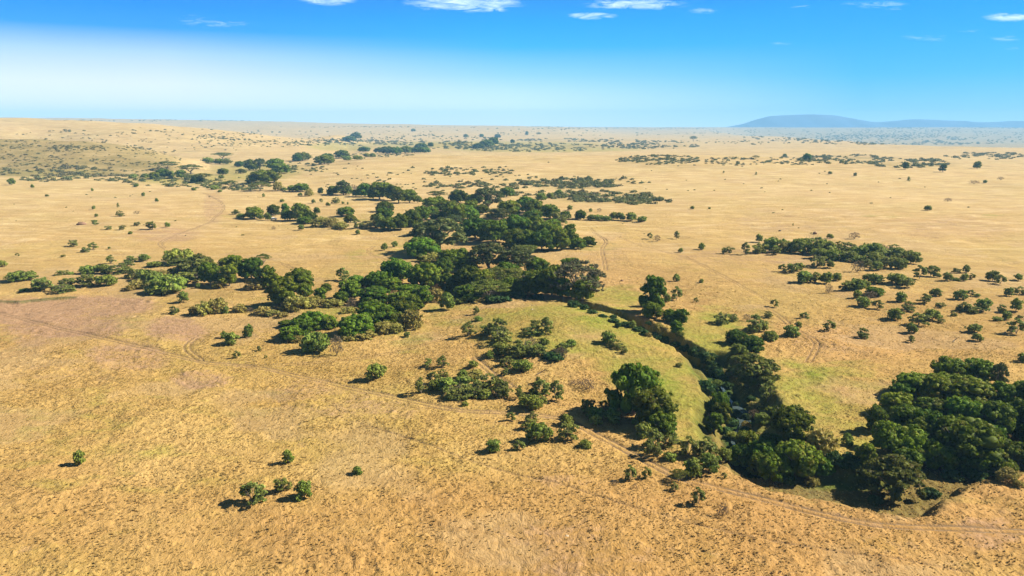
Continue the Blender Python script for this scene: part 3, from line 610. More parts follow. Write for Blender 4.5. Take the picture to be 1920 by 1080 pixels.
# kind, u, top, bottom, width: the outline of each plant as seen in the picture, used to find where it stands and how big it is
SPEC = """
@fig|near the tall fig by the stream
F 1188 680 790 98;F 1224 728 806 76;F 1240 768 818 62;B 1228 777 798 28;C 1195 783 802 22;C 1207 793 825 34;F 1254 783 816 34;T 1228 803 840 32;T 1218 823 856 26;T 1233 830 860 22;T 1250 815 842 22;T 1265 812 838 24
C 1115 762 790 34;C 1148 765 797 38;T 1102 750 775 26;T 1133 750 768 16;C 1118 777 799 24;C 1256 848 868 26;T 1290 818 858 34;T 1325 820 860 40;C 1298 858 898 36;C 1330 848 893 42;C 1358 838 868 30;T 1212 875 899 16;U 1272 880 906 34;T 1264 903 922 14;T 1357 885 897 10;T 1182 872 902 20
@streamwood|in the ravine wood beside the blue pool
O 1412 664 728 86;T 1440 715 756 34;V 1338 678 705 36;V 1322 712 742 44;B 1347 735 780 38;F 1352 754 802 44;F 1340 772 818 36;C 1443 762 782 22;Y 1418 754 768 30;D 1414 768 790 26;C 1428 774 800 30;Y 1398 790 810 20;C 1375 810 828 36;F 1485 762 830 84;F 1492 828 905 92;C 1447 825 856 20;F 1450 850 907 62;F 1425 825 888 62;F 1392 832 882 52;F 1543 858 896 38;Y 1540 805 850 56;V 1562 845 872 34;V 1590 850 882 50;C 1588 812 840 24;Y 1522 893 912 26;F 1400 808 850 46;F 1450 815 860 50;F 1420 850 900 40;V 1480 890 912 26
@eastwood|in the big dark wood at the right
O 1670 858 945 112;F 1700 798 870 92;F 1780 670 718 68;F 1835 674 720 58;G 1872 680 728 30;F 1715 700 752 84;F 1752 704 758 64;F 1690 718 755 46;F 1815 710 768 88;F 1875 715 768 52;F 1908 715 762 40;O 1755 750 802 70;F 1700 758 812 62;F 1815 790 892 122;F 1772 782 834 52;F 1873 820 878 38;F 1860 750 822 82;F 1910 750 832 70;F 1908 830 882 60;F 1655 790 850 50;F 1760 830 890 60;Y 1888 878 910 36;Y 1910 900 918 18;V 1745 915 938 32;V 1830 882 909 44;V 1640 930 950 30;F 1740 770 830 60;V 1785 880 905 40;F 1620 830 885 44;F 1950 700 780 70;F 1960 780 870 90;F 1680 735 790 70;F 1745 745 800 74;F 1800 745 810 70;F 1850 790 850 60;F 1640 760 815 40;F 1720 780 840 60;F 1780 700 750 70;F 1700 840 900 60;F 1760 800 860 60;F 1825 850 900 60;F 1880 860 905 50
@gullybank|on the gully bank above the stream
F 1226 516 592 52;C 1250 548 569 16;T 1268 537 564 20;F 1207 553 578 24;F 1222 565 600 38;F 1277 578 610 34;F 1253 578 606 28;F 1267 600 627 26;C 1275 620 634 16;Y 1235 605 622 20;V 1220 603 612 24;V 1250 630 642 14;V 1288 645 661 24;V 1303 650 669 24;V 1320 658 673 26;V 1335 661 676 22;T 1355 588 610 32;T 1375 588 603 18;T 1415 590 624 42;D 1400 588 603 16;F 1380 617 650 42;F 1410 630 664 44;C 1443 620 642 30;C 1385 645 669 32;V 1075 563 578 28;V 1095 570 582 18;T 1305 557 567 9
V 1110 580 590 22;V 1130 588 598 20;V 1150 596 606 22;V 1172 602 613 22;V 1196 612 622 22;V 1238 628 640 22;V 1268 640 652 24;V 1300 655 668 22;V 1160 604 614 14;C 1185 600 616 16;V 1210 618 630 20;Y 1215 622 632 14;Y 1262 634 646 14;V 1325 668 684 28;V 1345 690 708 30;V 1150 590 600 18;V 1205 612 624 22;V 1225 622 634 20;V 1248 632 645 20;V 1282 648 660 22;V 1312 660 672 22;C 1330 664 682 24;V 1356 700 716 26;V 1330 728 744 30;C 1345 712 730 26;V 1372 690 706 26;V 1365 716 730 22;V 1408 742 758 24;V 1380 768 784 26;V 1372 784 800 26;V 1362 800 816 26;V 1398 800 816 24;V 1378 752 764 14;V 1400 775 790 24;V 1385 818 832 28
@mound|on the green mound by the stream
C 1140 621 647 26;C 1155 636 655 20;T 1170 648 663 13;C 1071 636 650 17;C 1272 680 690 10;T 894 574 590 12;C 896 592 605 18;C 878 603 634 22;T 917 606 629 22;T 936 598 630 36;T 940 620 644 32;T 1004 600 617 18;T 1023 594 626 22;C 1000 616 630 30;C 1020 633 651 18;C 940 641 669 32;T 973 638 670 40;T 990 643 669 36;T 1013 650 669 30;D 998 632 655 26;T 1055 643 662 20;D 1050 650 674 26;V 1037 664 677 36;T 960 650 672 24
C 919 657 674 18;T 950 668 688 22;C 887 675 693 18;C 978 674 700 36;T 947 688 704 11;T 802 671 689 15;T 830 667 691 18;T 762 622 632 11
@thicket|in the thorn thicket above the long track
T 790 708 740 17;T 812 697 722 18;C 830 692 708 15;C 837 707 737 36;C 815 712 735 20;C 853 727 750 28;C 868 692 712 16;C 870 704 732 26;C 868 723 750 26;T 892 713 742 30;C 910 730 749 24;C 918 704 732 34;T 940 713 744 24;T 950 716 744 20;D 932 730 749 20;Y 890 694 714 26;C 872 752 763 11;T 975 723 749 14;T 1015 712 742 24;T 1008 706 722 12;T 1043 713 752 20;C 1000 728 742 16;C 993 740 772 40;T 1015 740 762 14;T 958 772 789 12;T 997 772 792 16;T 991 784 806 18;C 1011 792 833 37;C 1063 777 802 22;C 1064 795 831 27;C 925 824 850 22;T 973 825 845 16;D 1080 712 724 20;C 1096 825 845 22;D 1152 900 911 12;D 1100 710 732 22;C 706 681 715 31;T 868 738 752 24;T 845 738 752 18
@front|alone in the foreground grass
C 150 844 875 22;C 540 843 872 22;C 571 898 940 34;T 532 896 924 30;T 475 905 946 46;C 560 926 943 16;C 670 874 894 20;T 1309 913 947 22;D 1355 943 970 24;D 1190 905 918 8;T 444 657 673 13;T 485 648 659 10;T 498 665 673 6;C 466 607 636 20;C 434 622 650 34;C 420 620 637 14
@leftthicket|in the loose bushes at the left edge
C 40 512 529 48;T 84 520 546 30;C 46 540 548 18;C 72 531 546 24;C 116 506 517 18;C 133 509 516 12;T 124 522 539 26;C 118 538 550 32;C 168 497 515 34;C 196 495 515 30;C 225 497 515 34;T 160 515 537 28;C 198 515 539 36;T 208 478 495 14;T 247 480 493 20;C 271 476 490 18;T 238 490 499 20;C 275 505 527 34;Y 257 524 542 24;Y 279 528 542 22;Y 244 533 545 14;C 302 532 553 50;T 252 502 521 26;C 290 491 502 28;Y 302 506 523 26;C 312 545 554 12;C 335 466 497 54;O 345 486 514 54;T 368 487 522 50;C 320 515 552 60;C 292 510 539 40;C 350 512 537 46;C 372 530 541 8;C 345 545 568 18;C 325 574 591 18;C 4 488 501 16;T 138 450 462 14;T 161 463 473 14;T 175 454 468 13;C 205 462 467 5;T 33 474 481 6;T 118 477 482 8
@westwood|in the wood above the eroded bank
O 378 475 517 40;F 395 490 537 40;F 430 495 539 38;F 423 482 503 24;F 443 477 522 34;F 473 483 527 42;F 503 498 542 40;U 495 475 496 25;F 560 502 547 54;F 528 515 579 60;F 572 530 558 28;F 602 538 567 26;F 612 530 547 20;T 642 502 528 22;Y 480 522 544 34;Y 558 554 585 40;Y 590 555 579 34;Y 545 565 586 30;Y 493 575 591 28;Y 510 582 593 26;D 470 576 587 16;Y 404 527 541 12;Y 412 528 541 12;Y 408 558 590 34;C 423 573 590 13;Y 382 566 594 30;Y 366 572 592 20;F 585 584 622 62;F 565 596 632 40;F 537 600 617 30;F 545 610 642 42;F 618 592 620 30;C 592 622 664 52;C 582 643 663 26;D 632 628 668 24;Y 557 628 643 22
Y 625 560 578 30;Y 655 575 590 26;Y 530 585 596 20;Y 450 570 588 22
@midwood|in the middle wood left of the mound
F 742 484 530 56;F 797 492 542 66;F 668 515 539 30;F 657 525 564 40;B 706 508 542 46;F 702 538 574 56;F 735 520 547 38;B 768 532 562 46;F 795 536 572 28;F 752 545 582 52;F 775 552 587 36;F 755 562 604 52;B 706 565 613 72;B 668 588 635 64;F 788 550 569 22;Y 772 580 619 36;Y 722 602 626 34;Y 742 605 626 22;Y 682 620 638 42;Y 656 625 641 30;D 660 558 579 20;C 838 548 583 28;C 865 557 572 26;Y 817 540 566 28;F 640 545 572 30;F 725 580 612 34
@heartwood|in the wood behind the green mound
B 855 466 496 52;B 873 486 508 36;F 838 468 492 30;G 915 455 507 62;G 970 463 511 58;F 1008 482 516 38;U 985 461 476 40;F 830 484 515 34;F 880 498 546 48;F 905 505 549 46;U 945 505 542 92;U 916 526 563 74;F 878 532 568 46;F 1003 508 556 46;C 975 545 563 22;V 925 553 568 28;V 973 548 562 26;F 1035 498 559 52;P 1082 487 565 84;F 1092 522 568 38;B 1070 483 502 34;F 950 490 530 40;F 845 512 560 40;F 1055 520 562 34;F 960 520 560 40;V 1010 552 566 30;V 945 556 568 24;F 1110 500 550 24
@farwood|in the far half of the central wood
U 820 358 375 31;F 722 377 398 27;F 722 388 416 32;C 713 400 429 18;F 733 406 432 34;F 752 400 431 22;C 702 402 417 14;F 649 387 406 27;F 657 402 418 20;T 672 412 428 15;Y 696 418 428 26;Y 640 420 430 24;F 772 392 425 34;F 793 385 414 32;F 808 386 407 28;B 815 376 390 38;F 838 375 398 38;F 855 380 416 36;B 877 385 414 36;O 843 392 406 24;F 860 355 381 30;C 855 368 381 20;F 890 363 384 28;F 883 375 399 26;F 905 382 402 22;G 915 351 393 48;F 950 350 370 24;O 933 395 411 37;F 823 396 414 28;G 850 403 421 30;G 822 410 473 84
F 788 418 442 24;F 790 445 485 52;G 807 448 477 30;C 790 476 491 15;Y 812 474 493 30;F 890 408 453 58;F 925 412 457 42;B 930 418 456 38;F 945 425 447 24
@farwoodright|at the right tip of the central wood
F 955 375 405 38;F 985 368 400 36;F 1000 373 405 36;F 1031 383 412 30;F 1000 393 417 32;B 965 387 405 18;T 1048 397 421 30;F 1060 395 412 20;F 968 402 447 50;F 1000 405 447 50;F 1025 415 454 42;F 1036 410 434 30;F 1068 420 457 26;F 966 428 470 50;F 1015 432 472 50;F 1045 424 470 38;C 1053 447 469 18;F 1083 445 468 31;F 1103 443 464 28;F 985 430 470 36
@stripwood|in the dark wood strip edging the pale swell
G 644 338 366 26;F 648 348 366 20;C 668 355 369 16;F 685 343 370 30;F 712 341 375 36;F 736 346 377 28;F 747 351 382 26;F 768 355 381 28;C 783 366 381 15;F 565 343 360 26;C 547 347 360 13;Y 580 354 368 13;F 602 351 364 11;C 618 358 366 11;F 625 348 365 20;C 655 350 366 14;D 663 346 360 18;C 563 361 368 8;D 573 362 368 8;F 700 352 374 26
@carwood|in the wood beside the white car
F 477 387 412 36;C 502 398 414 14;F 514 383 405 26;F 535 381 402 16;F 539 393 414 26;T 443 393 402 14;C 453 400 410 20;F 563 380 415 38;F 582 395 419 30;F 594 388 401 13;F 572 405 421 30;C 565 420 432 13;D 513 424 431 9;Y 600 407 426 34;Y 622 408 426 28;C 490 402 412 12;Y 640 415 427 22
@valleywood|in the pale valley below the left hills
U 313 302 319 44;F 290 322 336 20;F 307 316 334 28;C 322 320 334 16;C 272 325 334 13;C 250 326 335 16;U 357 308 326 44;C 340 318 335 20;T 352 326 336 14;U 380 325 342 36;F 370 328 343 22;C 390 295 307 26;F 412 297 308 20;T 427 297 308 18;U 417 287 299 36;F 450 302 313 20;F 418 315 328 20;O 452 316 326 18;C 415 328 335 10;F 468 298 318 20;G 487 297 319 24;F 517 297 319 32;F 523 306 327 36;F 497 320 344 52;U 487 340 358 38;Y 521 340 358 16;C 533 351 358 14;F 547 347 359 14;U 432 338 353 28;C 402 347 356 20;C 363 351 358 10;C 413 355 361 10;C 465 336 343 14;F 557 288 303 18;F 475 305 320 20
@farvalley|in the hazy valley beyond the pale swell
F 567 285 302 28;F 614 287 299 20;F 608 295 308 34;F 641 281 297 26;F 683 275 285 20;C 650 292 301 20;C 670 291 300 22;C 687 287 295 15;C 699 287 295 10;F 713 276 287 20;F 727 274 289 24;F 743 275 289 20;F 760 274 288 22;F 777 276 287 20;F 790 268 280 22;F 796 276 287 20;F 808 267 276 10;F 667 248 261 20;F 655 255 266 22;F 925 257 272 18;F 912 262 275 26;F 897 268 278 18
@horizon|far off near the horizon
F 988 246 254 7;F 961 261 269 9;F 873 251 258 9;F 903 251 258 9;F 933 251 259 13;F 775 241 247 10;U 1010 248 256 10;U 1300 255 266 15
@northbushes|on the plain right of the central wood
F 1089 393 412 21;C 1108 402 413 16;C 1122 402 414 20;C 1137 404 415 17;C 1150 397 413 14;C 1163 398 414 17;C 1183 398 415 19;C 1204 405 417 20;C 1069 384 395 10;C 1107 390 398 7;D 1123 390 398 9;C 1015 361 378 19;C 1031 361 372 11;C 1048 355 367 14;T 1268 433 448 10;T 1218 436 448 9;D 1232 440 453 12;C 1276 464 474 9;C 1268 513 529 13;C 1315 522 532 8;C 1315 455 469 12;T 1365 463 476 18;T 1397 454 477 14;C 1423 438 455 12
@eastthicket|in the dense thicket on the right plain
C 1426 457 476 22;C 1447 445 474 26;Y 1470 452 474 20;C 1455 463 478 14;C 1470 447 470 16;C 1500 447 476 36;C 1522 445 473 34;C 1545 450 479 38;T 1572 452 469 14;C 1590 455 476 28;C 1535 465 486 30;C 1565 468 489 34;C 1588 470 491 30;C 1612 460 486 34;C 1635 455 486 38;D 1655 458 476 20;C 1610 478 493 26;C 1640 472 496 34;C 1665 465 493 36;C 1685 465 495 32;C 1708 470 495 26;C 1668 480 504 26;C 1688 484 506 22;T 1677 458 471 18;C 1625 485 499 14;C 1556 438 448 10;D 1602 435 448 16
@eastbushes|loosely scattered below the thicket at the right
C 1536 480 501 26;C 1556 487 503 13;T 1467 495 510 13;C 1486 493 512 22;C 1500 492 509 18;D 1607 488 512 23;T 1628 492 508 13;C 1644 489 507 18;C 1508 507 533 30;C 1527 510 531 22;C 1549 509 533 22;C 1568 511 527 16;D 1554 532 551 13;C 1627 513 527 17;C 1640 513 532 21;T 1650 515 531 13;C 1680 512 535 38;T 1700 520 539 22;C 1586 526 546 22;C 1607 522 546 30;C 1622 524 541 16;B 1640 537 556 30;C 1607 543 561 16;C 1617 556 577 30;C 1645 562 581 16;D 1632 545 561 22;C 1688 547 568 19;C 1733 550 572 20;C 1754 540 557 21;C 1678 577 602 29;C 1508 585 600 14;T 1703 565 583 22
T 1724 497 523 18;C 1745 498 519 21;C 1757 511 521 12;C 1776 510 528 16;C 1793 502 512 13;C 1811 496 512 12;C 1808 512 528 13;T 1821 512 525 11;C 1793 520 528 14;C 1860 507 528 21;T 1875 515 533 15;C 1909 513 526 15;C 1800 543 564 22;C 1820 543 556 12;C 1833 550 557 11;C 1891 538 556 16;C 1912 537 553 19;T 1763 567 578 14;C 1843 558 586 27;C 1820 570 588 27;T 1805 566 584 18;C 1905 558 585 19;T 1878 571 585 16;C 1887 583 600 16;C 1869 593 602 17;C 1912 590 597 10;C 1748 580 602 29;T 1763 597 605 14;C 1787 583 594 10;T 1722 588 611 28;C 1709 605 626 19;C 1707 628 643 13;C 1827 607 625 27;C 1832 625 641 18;C 1905 597 629 26;D 1702 565 580 16;T 1452 561 576 13;C 1440 583 596 15;C 1497 602 616 13;C 1483 610 634 26;T 1554 600 622 18;T 1618 615 634 20;C 1918 661 681 18
@leftfield|on the pale plain at the left
C 22 334 347 16;C 61 345 353 7;C 88 364 369 7;C 173 352 359 5;C 269 360 369 7;C 294 371 379 7;T 222 380 390 6;C 176 385 393 7;T 225 395 406 15;D 257 395 402 14;C 181 400 407 7;T 179 412 423 12;T 257 416 424 12;T 286 415 431 19;C 314 416 427 11;T 230 422 431 11;C 245 433 440 9;C 256 344 351 13;T 203 423 431 12;C 494 362 370 6;C 529 373 379 9;C 588 373 382 8;T 602 372 380 8;T 630 370 382 16;C 615 379 387 9;C 643 377 383 6;C 671 430 441 10;C 721 455 470 14;C 740 452 464 16;C 652 378 384 4
@rightfield|standing by itself on the far right plain
C 1739 385 395 15;D 1777 371 378 14;C 1298 386 392 9;C 1330 388 392 6;D 1826 338 345 20;C 1847 337 344 9;D 1876 331 338 12;C 1556 321 327 8;T 1417 322 329 5;T 1357 320 325 4;U 1417 291 299 15;F 1471 288 294 9;F 1513 287 301 16;C 1578 300 307 9;F 1697 303 318 14;F 1768 307 323 15;F 1832 302 317 14;T 1703 331 341 7;C 1603 323 331 7;T 1487 418 424 3
"""
WORD = dict(F=('broadleaf_tree', 'tree', 'dark round-crowned tree'), B=('broadleaf_tree', 'tree', 'bright green tree'), G=('tall_grey_green_tree', 'tree', 'tall grey-green tree'),
            U=('umbrella_acacia', 'tree', 'flat-topped acacia'), O=('olive_tree_dome', 'tree', 'olive domed tree'), P=('pale_twiggy_tree', 'tree', 'wide pale brown twiggy tree'),
            C=('green_bush', 'bush', 'rounded green bush'), V=('bank_shrub', 'shrub', 'low leafy shrub'), T=('thorn_bush', 'thorn bush', 'feathery thorn bush'),
            Y=('yellow_scrub_bush', 'bush', 'yellowish bush'), D=('dry_bush', 'dry bush', 'leafless brown bush'))
ONES = 'first second third fourth fifth sixth seventh eighth ninth tenth eleventh twelfth thirteenth fourteenth fifteenth sixteenth seventeenth eighteenth nineteenth'.split()
TENS = {2: 'twenty', 3: 'thirty', 4: 'forty', 5: 'fifty', 6: 'sixty', 7: 'seventy'}
TENTH = {2: 'twentieth', 3: 'thirtieth', 4: 'fortieth', 5: 'fiftieth', 6: 'sixtieth', 7: 'seventieth'}
def ordinal(n): return ONES[n - 1] if n < 20 else (TENTH[n // 10] if n % 10 == 0 else TENS[n // 10] + '-' + ONES[n % 10 - 1])
def parse():
    L = []; cl = None
    for ln in SPEC.strip().splitlines():
        if ln.startswith('@'): cl = ln[1:].split('|'); continue
        for it in ln.split(';'):
            k, u, a, b, w_ = it.split(); L.append([k, float(u), float(a), float(b), float(w_), cl[0], cl[1]])
    return L
def build_plants():
    L = parse(); fv = []
    for k, u, a, b, w_, c0, c1 in L:
        dep = PITCH + math.atan((b - 540) / F); s = .33 if k in 'FBCVYODP' else .10
        fv.append(b - s * w_ * math.sin(dep))
    wide = dict(heartwood=1.25, farwood=1.27, farwoodright=1.2, midwood=1.12, westwood=1.1, stripwood=1.15, thicket=1.35, mound=1.2, eastthicket=1.3, eastbushes=1.15, leftthicket=1.2, farvalley=1.2, valleywood=1.12, northbushes=1.15, fig=1.05)
    for i, l in enumerate(L):                         # part of the loose scrub is open and feathery rather than rounded
        if l[0] == 'C' and i % 3 == 0 and l[5] in ('eastbushes', 'eastthicket', 'leftthicket', 'thicket', 'mound'): l[0] = 'T'
    for l in L: l[4] *= wide.get(l[5], 1.0) * (1.12 if l[0] in 'TY' else 1.0)
    P = hit([l[1] for l in L], fv); rn = np.random.default_rng(4)
    groups = {}
    for i, l in enumerate(L): groups.setdefault((l[5], WORD[l[0]][2]), []).append(i)
    labels = {}
    for (c0, ph), ix in groups.items():
        where = L[ix[0]][6]; rows = [('', ix)]
        if len(ix) > 9:                                # many alike: tell front, middle and back rows apart by where they stand
            k = sorted(ix, key=lambda i: -fv[i]); n3 = 2 if len(ix) < 18 else 3; q = math.ceil(len(k) / n3)
            rows = [(w, k[a * q:(a + 1) * q]) for a, w in enumerate(('front-row', 'back-row') if n3 == 2 else ('front-row', 'middle-row', 'back-row'))]
        for pre, sub in rows:
            sub = sorted(sub, key=lambda i: L[i][1]); n = len(sub); base = (pre + ' ' + ph + ' ' + where).strip(); ws = [L[i][4] for i in sub]
            for j, i in enumerate(sub):
                e = '' if n == 1 else ', leftmost' if j == 0 else ', rightmost' if j == n - 1 else ', ' + ordinal(j + 1) + ' from left'
                if n > 2 and L[i][4] == max(ws) and ws.count(max(ws)) == 1: labels[i] = 'largest ' + base
                else: labels[i] = base + e
                if len(labels[i].split()) > 16: print('LONG', labels[i])
    done = set()
    for i, (k, u, a, b, w_, c0, c1) in enumerate(L):
        p = P[i]; _, vb, dep = proj(p); W = w_ / F * dep
        # height whose top lands at the given pixel row
        lo, hi = .3, 60
        for _ in range(24):
            m = (lo + hi) / 2; _, vt, _ = proj(p + [0, 0, m])
            if vt > a: lo = m
            else: hi = m
        Hh = max(lo, .42 * W if k in 'FBGPO' else .32 * W, .6)
        asp = Hh / (W / 2); pl = PROTO[k]; sc_ = [abs(math.log((q[3] / q[2]) / asp)) + rn.uniform(0, .35) for q in pl]; q = pl[int(np.argmin(sc_))]
        sx_ = W / 2 / q[2]; sz = Hh / q[3]; rz = rn.uniform(0, 6.28)
        nm, cat, ph = WORD[k]
        small = w_ < 12
        if small:                                     # a few pixels in the picture: one mesh
            o = obj(nm, q[0]); r = o; r['label'] = labels[i]; r['category'] = cat; r['group'] = ph + 's ' + c1
        else:
            r = empty(nm, (0, 0, 0), labels[i], cat, ph + 's ' + c1)
            obj('trunk', q[1], r); obj('crown', q[0], r)
        r.location = p + [0, 0, -.12 * (k in 'CVYTD') - .25 * (k in 'FBGUOP')]; r.rotation_euler = (rn.normal(0, .02), rn.normal(0, .02), rz); r.scale = (sx_ * rn.uniform(.96, 1.04), sx_ * rn.uniform(.96, 1.06), sz)
    import collections; print('plants', len(L), collections.Counter(WORD[l[0]][1] for l in L))
build_plants()

# far-off and very small scrub: one uncountable mass
MASS = [(150, 297, 190, 33, 1100, 2, 5), (60, 275, 120, 14, 160, 2.5, 5), (1075, 345, 100, 9, 150, 9, 13), (1128, 369, 98, 11, 230, 9, 15), (1210, 378, 55, 6, 50, 9, 15), (1130, 340, 100, 6, 60, 6, 10), (1000, 277, 150, 8, 420, 3.5, 6.5), (850, 272, 120, 7, 300, 3.5, 7),
        (1220, 272, 95, 8, 420, 3, 6), (1235, 300, 80, 9, 330, 4, 7), (1090, 263, 120, 3.5, 260, 2.5, 5), (1420, 268, 60, 4, 30, 3, 5), (1590, 299, 95, 9, 330, 4.5, 8.5), (1705, 306, 75, 9, 220, 5, 10), (1850, 293, 90, 7, 200, 4, 8), (1370, 303, 70, 8, 110, 4, 7), (1480, 302, 50, 8, 80, 4, 8),
        (860, 335, 160, 24, 110, 3.5, 9), (850, 322, 60, 7, 60, 5, 9), (935, 322, 40, 5, 25, 5, 8), (700, 325, 130, 22, 40, 3, 7), (860, 348, 60, 7, 50, 7, 12), (940, 345, 60, 8, 50, 6, 11), (100, 322, 115, 10, 130, 5, 11), (60, 336, 60, 6, 24, 6, 12), (330, 343, 100, 8, 90, 6, 10), (430, 353, 70, 5, 50, 6, 10), (210, 334, 150, 7, 110, 6, 11),
        (300, 262, 300, 24, 520, 2, 5), (480, 262, 130, 14, 320, 2, 4.5), (1680, 256, 280, 16, 1100, 2, 6), (1500, 245, 200, 4, 250, 2, 3.5), (1720, 262, 230, 10, 900, 3, 7), (1620, 250, 260, 6, 500, 2, 4), (1000, 248, 380, 7, 260, 1.5, 4), (640, 268, 110, 6, 200, 3, 7), (560, 258, 200, 12, 200, 2, 4), (800, 262, 150, 8, 200, 2.5, 5), (700, 292, 80, 3, 90, 3, 6),
        (300, 226, 190, 1.6, 200, 2, 3.2), (900, 238, 400, 1.2, 260, 1.5, 2.6), (1250, 241, 260, 1.5, 320, 1.5, 3), (1750, 240, 200, 1.4, 260, 2, 3), (1500, 400, 420, 60, 50, 2, 5), (300, 400, 330, 50, 60, 2, 5), (1350, 330, 500, 35, 90, 2.5, 5), (600, 335, 200, 20, 60, 2, 5),
        (560, 315, 60, 10, 60, 4, 8), (470, 345, 60, 10, 40, 5, 9), (980, 360, 60, 8, 50, 7, 11), (1330, 262, 80, 8, 60, 2, 4), (1750, 262, 160, 10, 300, 2.5, 5.5)]
def build_scrub():
    rn = np.random.default_rng(8); U = []; V = []; S = []
    for (a, b, c, d, n, s0, s1) in MASS:
        ang = rn.uniform(0, 6.283, n); q = np.sqrt(rn.uniform(0, 1, n)); uu = a + c * q * np.cos(ang); vv = b + d * q * np.sin(ang)
        # clump: keep where a noise field is high
        keep = .55 * vn(uu / 13, vv / 2.6, 91) + .6 * vn(uu / 45, vv / 5, 92) + rn.uniform(-.22, .22, n) > (.58 if s0 < 3.2 or b < 300 else .46)
        U.append(uu[keep]); V.append(vv[keep]); S.append((s0 + (s1 - s0) * rn.uniform(0, 1, n) ** 1.6)[keep])
    U = np.concatenate(U); V = np.concatenate(V); S = np.concatenate(S); ok = (U > -60) & (U < 1990); U, V, S = U[ok], V[ok], S[ok]
    P = np.vstack([hit(U[i:i + 400], V[i:i + 400]) for i in range(0, len(U), 400)]); _, _, dep = proj(P); ok = (dep > 300) & (dep < 15500); P, S, dep = P[ok], S[ok], dep[ok]
    W = np.minimum(S / F * dep, 16); n = len(W); per = 46
    big = W
    e = rn.normal(0, 1, (n, per, 3)); e /= np.linalg.norm(e, axis=2, keepdims=True); e[..., 2] = np.abs(e[..., 2])
    hf = rn.uniform(.55, 1.0, n) * .5
    lob = rn.normal(0, .16, (n, per, 3)); cent = P[:, None, :] + (e * .42 + lob * [1, 1, .5]) * np.stack([big, big, hf * 2 * big * .9], -1)[:, None, :]
    cent[..., 2] = np.maximum(cent[..., 2], P[:, None, 2] + .02 * big[:, None])
    sz = np.repeat(W * .125, per)
    global rg; Vv, Q = leaves(cent.reshape(-1, 3), e.reshape(-1, 3), sz, .5)
    tone = np.repeat(np.clip(np.repeat(rn.uniform(0, 1, n), per) * .6 + rn.uniform(0, .4, n * per), 0, 1), 4); hl = rn.uniform(0, 1, n); hl = np.where((P[:, 0] / P[:, 1] < -.44) & (P[:, 1] > 1080), .75 + .25 * hl, hl); hue = np.repeat(np.repeat(hl, per), 4)
    me = mesh('scrub', Vv, quads=Q, attrs=dict(tone=tone, hue=hue), mat=MAT['far'])
    obj('scrub', me, kind='stuff', label='countless small bushes sprinkled over the far plains and hill'); print('scrub', n)
_old = leaves
def leaves(cent, out, size, jit, flatk=1.0):
    if np.ndim(size) == 1:
        n = len(cent); nr = out + rg.normal(0, jit, (n, 3)); nr /= np.linalg.norm(nr, axis=1)[:, None] + 1e-9
        a = np.cross(nr, rg.normal(0, 1, (n, 3))); a /= np.linalg.norm(a, axis=1)[:, None] + 1e-9; b = np.cross(nr, a)
        s = (size * rg.uniform(.6, 1.3, n))[:, None]; a = a * s; b = b * s * .8
        return np.stack([cent - a - b, cent + a - b, cent + a + b, cent - a + b], 1).reshape(-1, 3), np.arange(4 * n).reshape(-1, 4)
    return _old(cent, out, size, jit, flatk)
build_scrub()

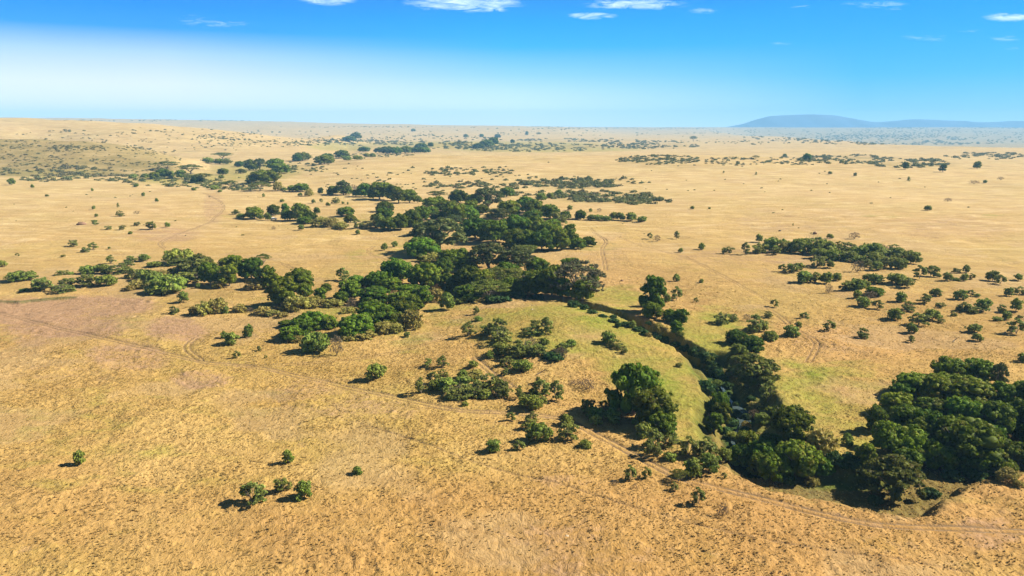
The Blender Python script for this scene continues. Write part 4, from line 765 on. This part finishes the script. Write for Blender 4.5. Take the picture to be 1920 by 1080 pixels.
# ---------------------------------------------------------------- the few other things on the plain
def box(c, s, taper=(1, 1), shift=0):
    x, y, z = c; a, b, h = s[0] / 2, s[1] / 2, s[2]; V = []
    for k, (tx, ty) in enumerate(((1, 1), taper)):
        for (p, q) in ((-1, -1), (1, -1), (1, 1), (-1, 1)): V.append((x + p * a * tx + shift * k, y + q * b * ty, z + k * h))
    return np.array(V, float), np.array([(3, 2, 1, 0), (4, 5, 6, 7), (0, 1, 5, 4), (1, 2, 6, 5), (2, 3, 7, 6), (3, 0, 4, 7)])
def build_car():
    p = hit([513], [412.6])[0]; r = empty('parked_car', tuple(p), 'white off-road car parked in the shade at the edge of the small wood', 'car'); r.rotation_euler = (0, 0, .25)
    wh = simple('white_paint', (.80, .80, .78), .35, .5, var=.02); gl = simple('dark_glass', (.03, .035, .04), .08, .6, var=.05); bk = simple('black_rubber', (.03, .03, .03), .9, .1); gy = simple('grey_metal', (.35, .35, .35), .4, .5)
    V, Q = join([box((0, 0, .55), (4.9, 1.85, .62)), box((1.75, 0, 1.17), (1.35, 1.72, .16), (.92, .94)), box((-.55, 0, 1.17), (3.3, 1.74, .72), (.86, .86)), box((-.55, 0, 1.90), (2.9, 1.5, .05))]); obj('body', mesh('body', V, quads=Q, mat=wh), r)
    for s in (-1, 1):
        for xx in (-1.35, -.45, .45): V, Q = box((xx, s * .835, 1.28), (.74, .06, .44), (.9, 1)); obj('window', mesh('window', V, quads=Q, mat=gl), r)
        for xx in (-1.5, 1.55):
            t = np.arange(16) / 16 * 6.2832; a = np.stack([xx + .4 * np.cos(t), np.full(16, s * .98), .42 + .4 * np.sin(t)], -1); b = a - [0, s * .26, 0]; c = np.array([[xx, s * .99, .42]])
            V = np.vstack([a, b, c]); Q = np.array([(i, (i + 1) % 16, 16 + (i + 1) % 16, 16 + i) for i in range(16)]); T3 = np.array([(i, (i + 1) % 16, 32) for i in range(16)])
            wl = obj('wheel', mesh('tyre', V, quads=Q, tris=T3, mat=bk), r)
            V2 = np.vstack([np.stack([xx + .22 * np.cos(t), np.full(16, s * 1.0), .42 + .22 * np.sin(t)], -1), [[xx, s * 1.02, .42]]]); obj('rim', mesh('rim', V2, tris=np.array([(i, (i + 1) % 16, 16) for i in range(16)]), mat=gy), wl)
    V, Q = box((1.13, 0, 1.30), (.06, 1.45, .5), (1, .9), -.18); obj('windscreen', mesh('windscreen', V, quads=Q, mat=gl), r)
    V, Q = box((2.47, 0, .62), (.12, 1.8, .2)); obj('bumper', mesh('bumper', V, quads=Q, mat=gy), r)
    for s in (-1, 1): V, Q = box((2.46, s * .68, .88), (.06, .3, .18)); obj('headlight', mesh('headlight', V, quads=Q, mat=gy), r)
build_car()
def lump(name, u, v, wpx, hk, mat, label, cat, seed):
    p = hit([u], [v])[0]; _, _, dep = proj(p); W = wpx / F * dep; n, m = 14, 8; V = []
    for i in range(m + 1):
        for j in range(n):
            b = i / m * math.pi / 2; a = j / n * 2 * math.pi; k = 1 + .28 * (h01(np.array([i]), np.array([j]), seed)[0] - .5) * (i < m)
            V.append((W / 2 * math.cos(b) * math.cos(a) * k, W / 2 * .8 * math.cos(b) * math.sin(a) * k, W * hk * math.sin(b) * k - .1))
    Q = [(i * n + j, i * n + (j + 1) % n, (i + 1) * n + (j + 1) % n, (i + 1) * n + j) for i in range(m) for j in range(n)]
    o = obj(name, mesh(name, V, quads=Q, mat=mat), label=label, category=cat); o.location = p; return o
EARTH = simple('mound_earth', (.20, .12, .075), 1, .05, var=.25); ROCK = simple('pale_rock', (.42, .35, .25), .9, .1, var=.2); DARKE = simple('dark_earth', (.07, .045, .03), 1, .05, var=.3)
lump('termite_mound', 1528, 439, 9, .55, EARTH, 'small pointed termite mound above the green thicket on the right plain', 'termite mound', 1)
lump('termite_mound', 153, 421, 18, .28, EARTH, 'broad brown termite mound on the pale plain at the left', 'termite mound', 2)
lump('termite_mound', 1462, 433.5, 6, .4, DARKE, 'tiny dark termite mound left of the pointed one', 'termite mound', 3)
lump('termite_mound', 1166, 528, 8, .5, EARTH, 'brown termite mound on the slope above the stream gully', 'termite mound', 4)
lump('rock', 1063, 1006, 11, .35, ROCK, 'pale whitish rock lying in the foreground grass', 'rock', 5)
lump('rock', 998, 582, 8, .4, ROCK, 'small pale rock on the crown of the green mound', 'rock', 6)
def log(pts, r0, label, mat=BARK, name='fallen_log'):
    q = hit([a for a, b in pts], [b for a, b in pts]); q[:, 2] += r0 + np.linspace(0, .3, len(q)); c = q[0].copy(); P = [tube(q - c, r0, r0 * .45, 7)]
    if len(q) > 2: m = q[1] - c; P.append(tube([m, m + [1.0, .4, .5], m + [1.8, .3, 1.1]], r0 * .5, r0 * .15, 5))
    V, Q = join(P); o = obj(name, mesh(name, V, quads=Q, mat=mat), label=label, category='log'); o.location = c
log([(1006, 703), (1013, 700), (1020, 697), (1027, 699)], .16, 'thin dead branch lying between the thorn thicket and the green mound', BARKD)
log([(1786, 643), (1789, 640), (1794, 637)], .22, 'dark fallen log on the grass slope at the right', BARKD)
log([(397, 746), (402, 743), (412, 742)], .13, 'dark dead stick on the bare soil below the long track', BARKD)
log([(953, 561), (957, 556), (960, 551)], .3, 'pale dead trunk leaning out of the wood behind the mound', BARK)
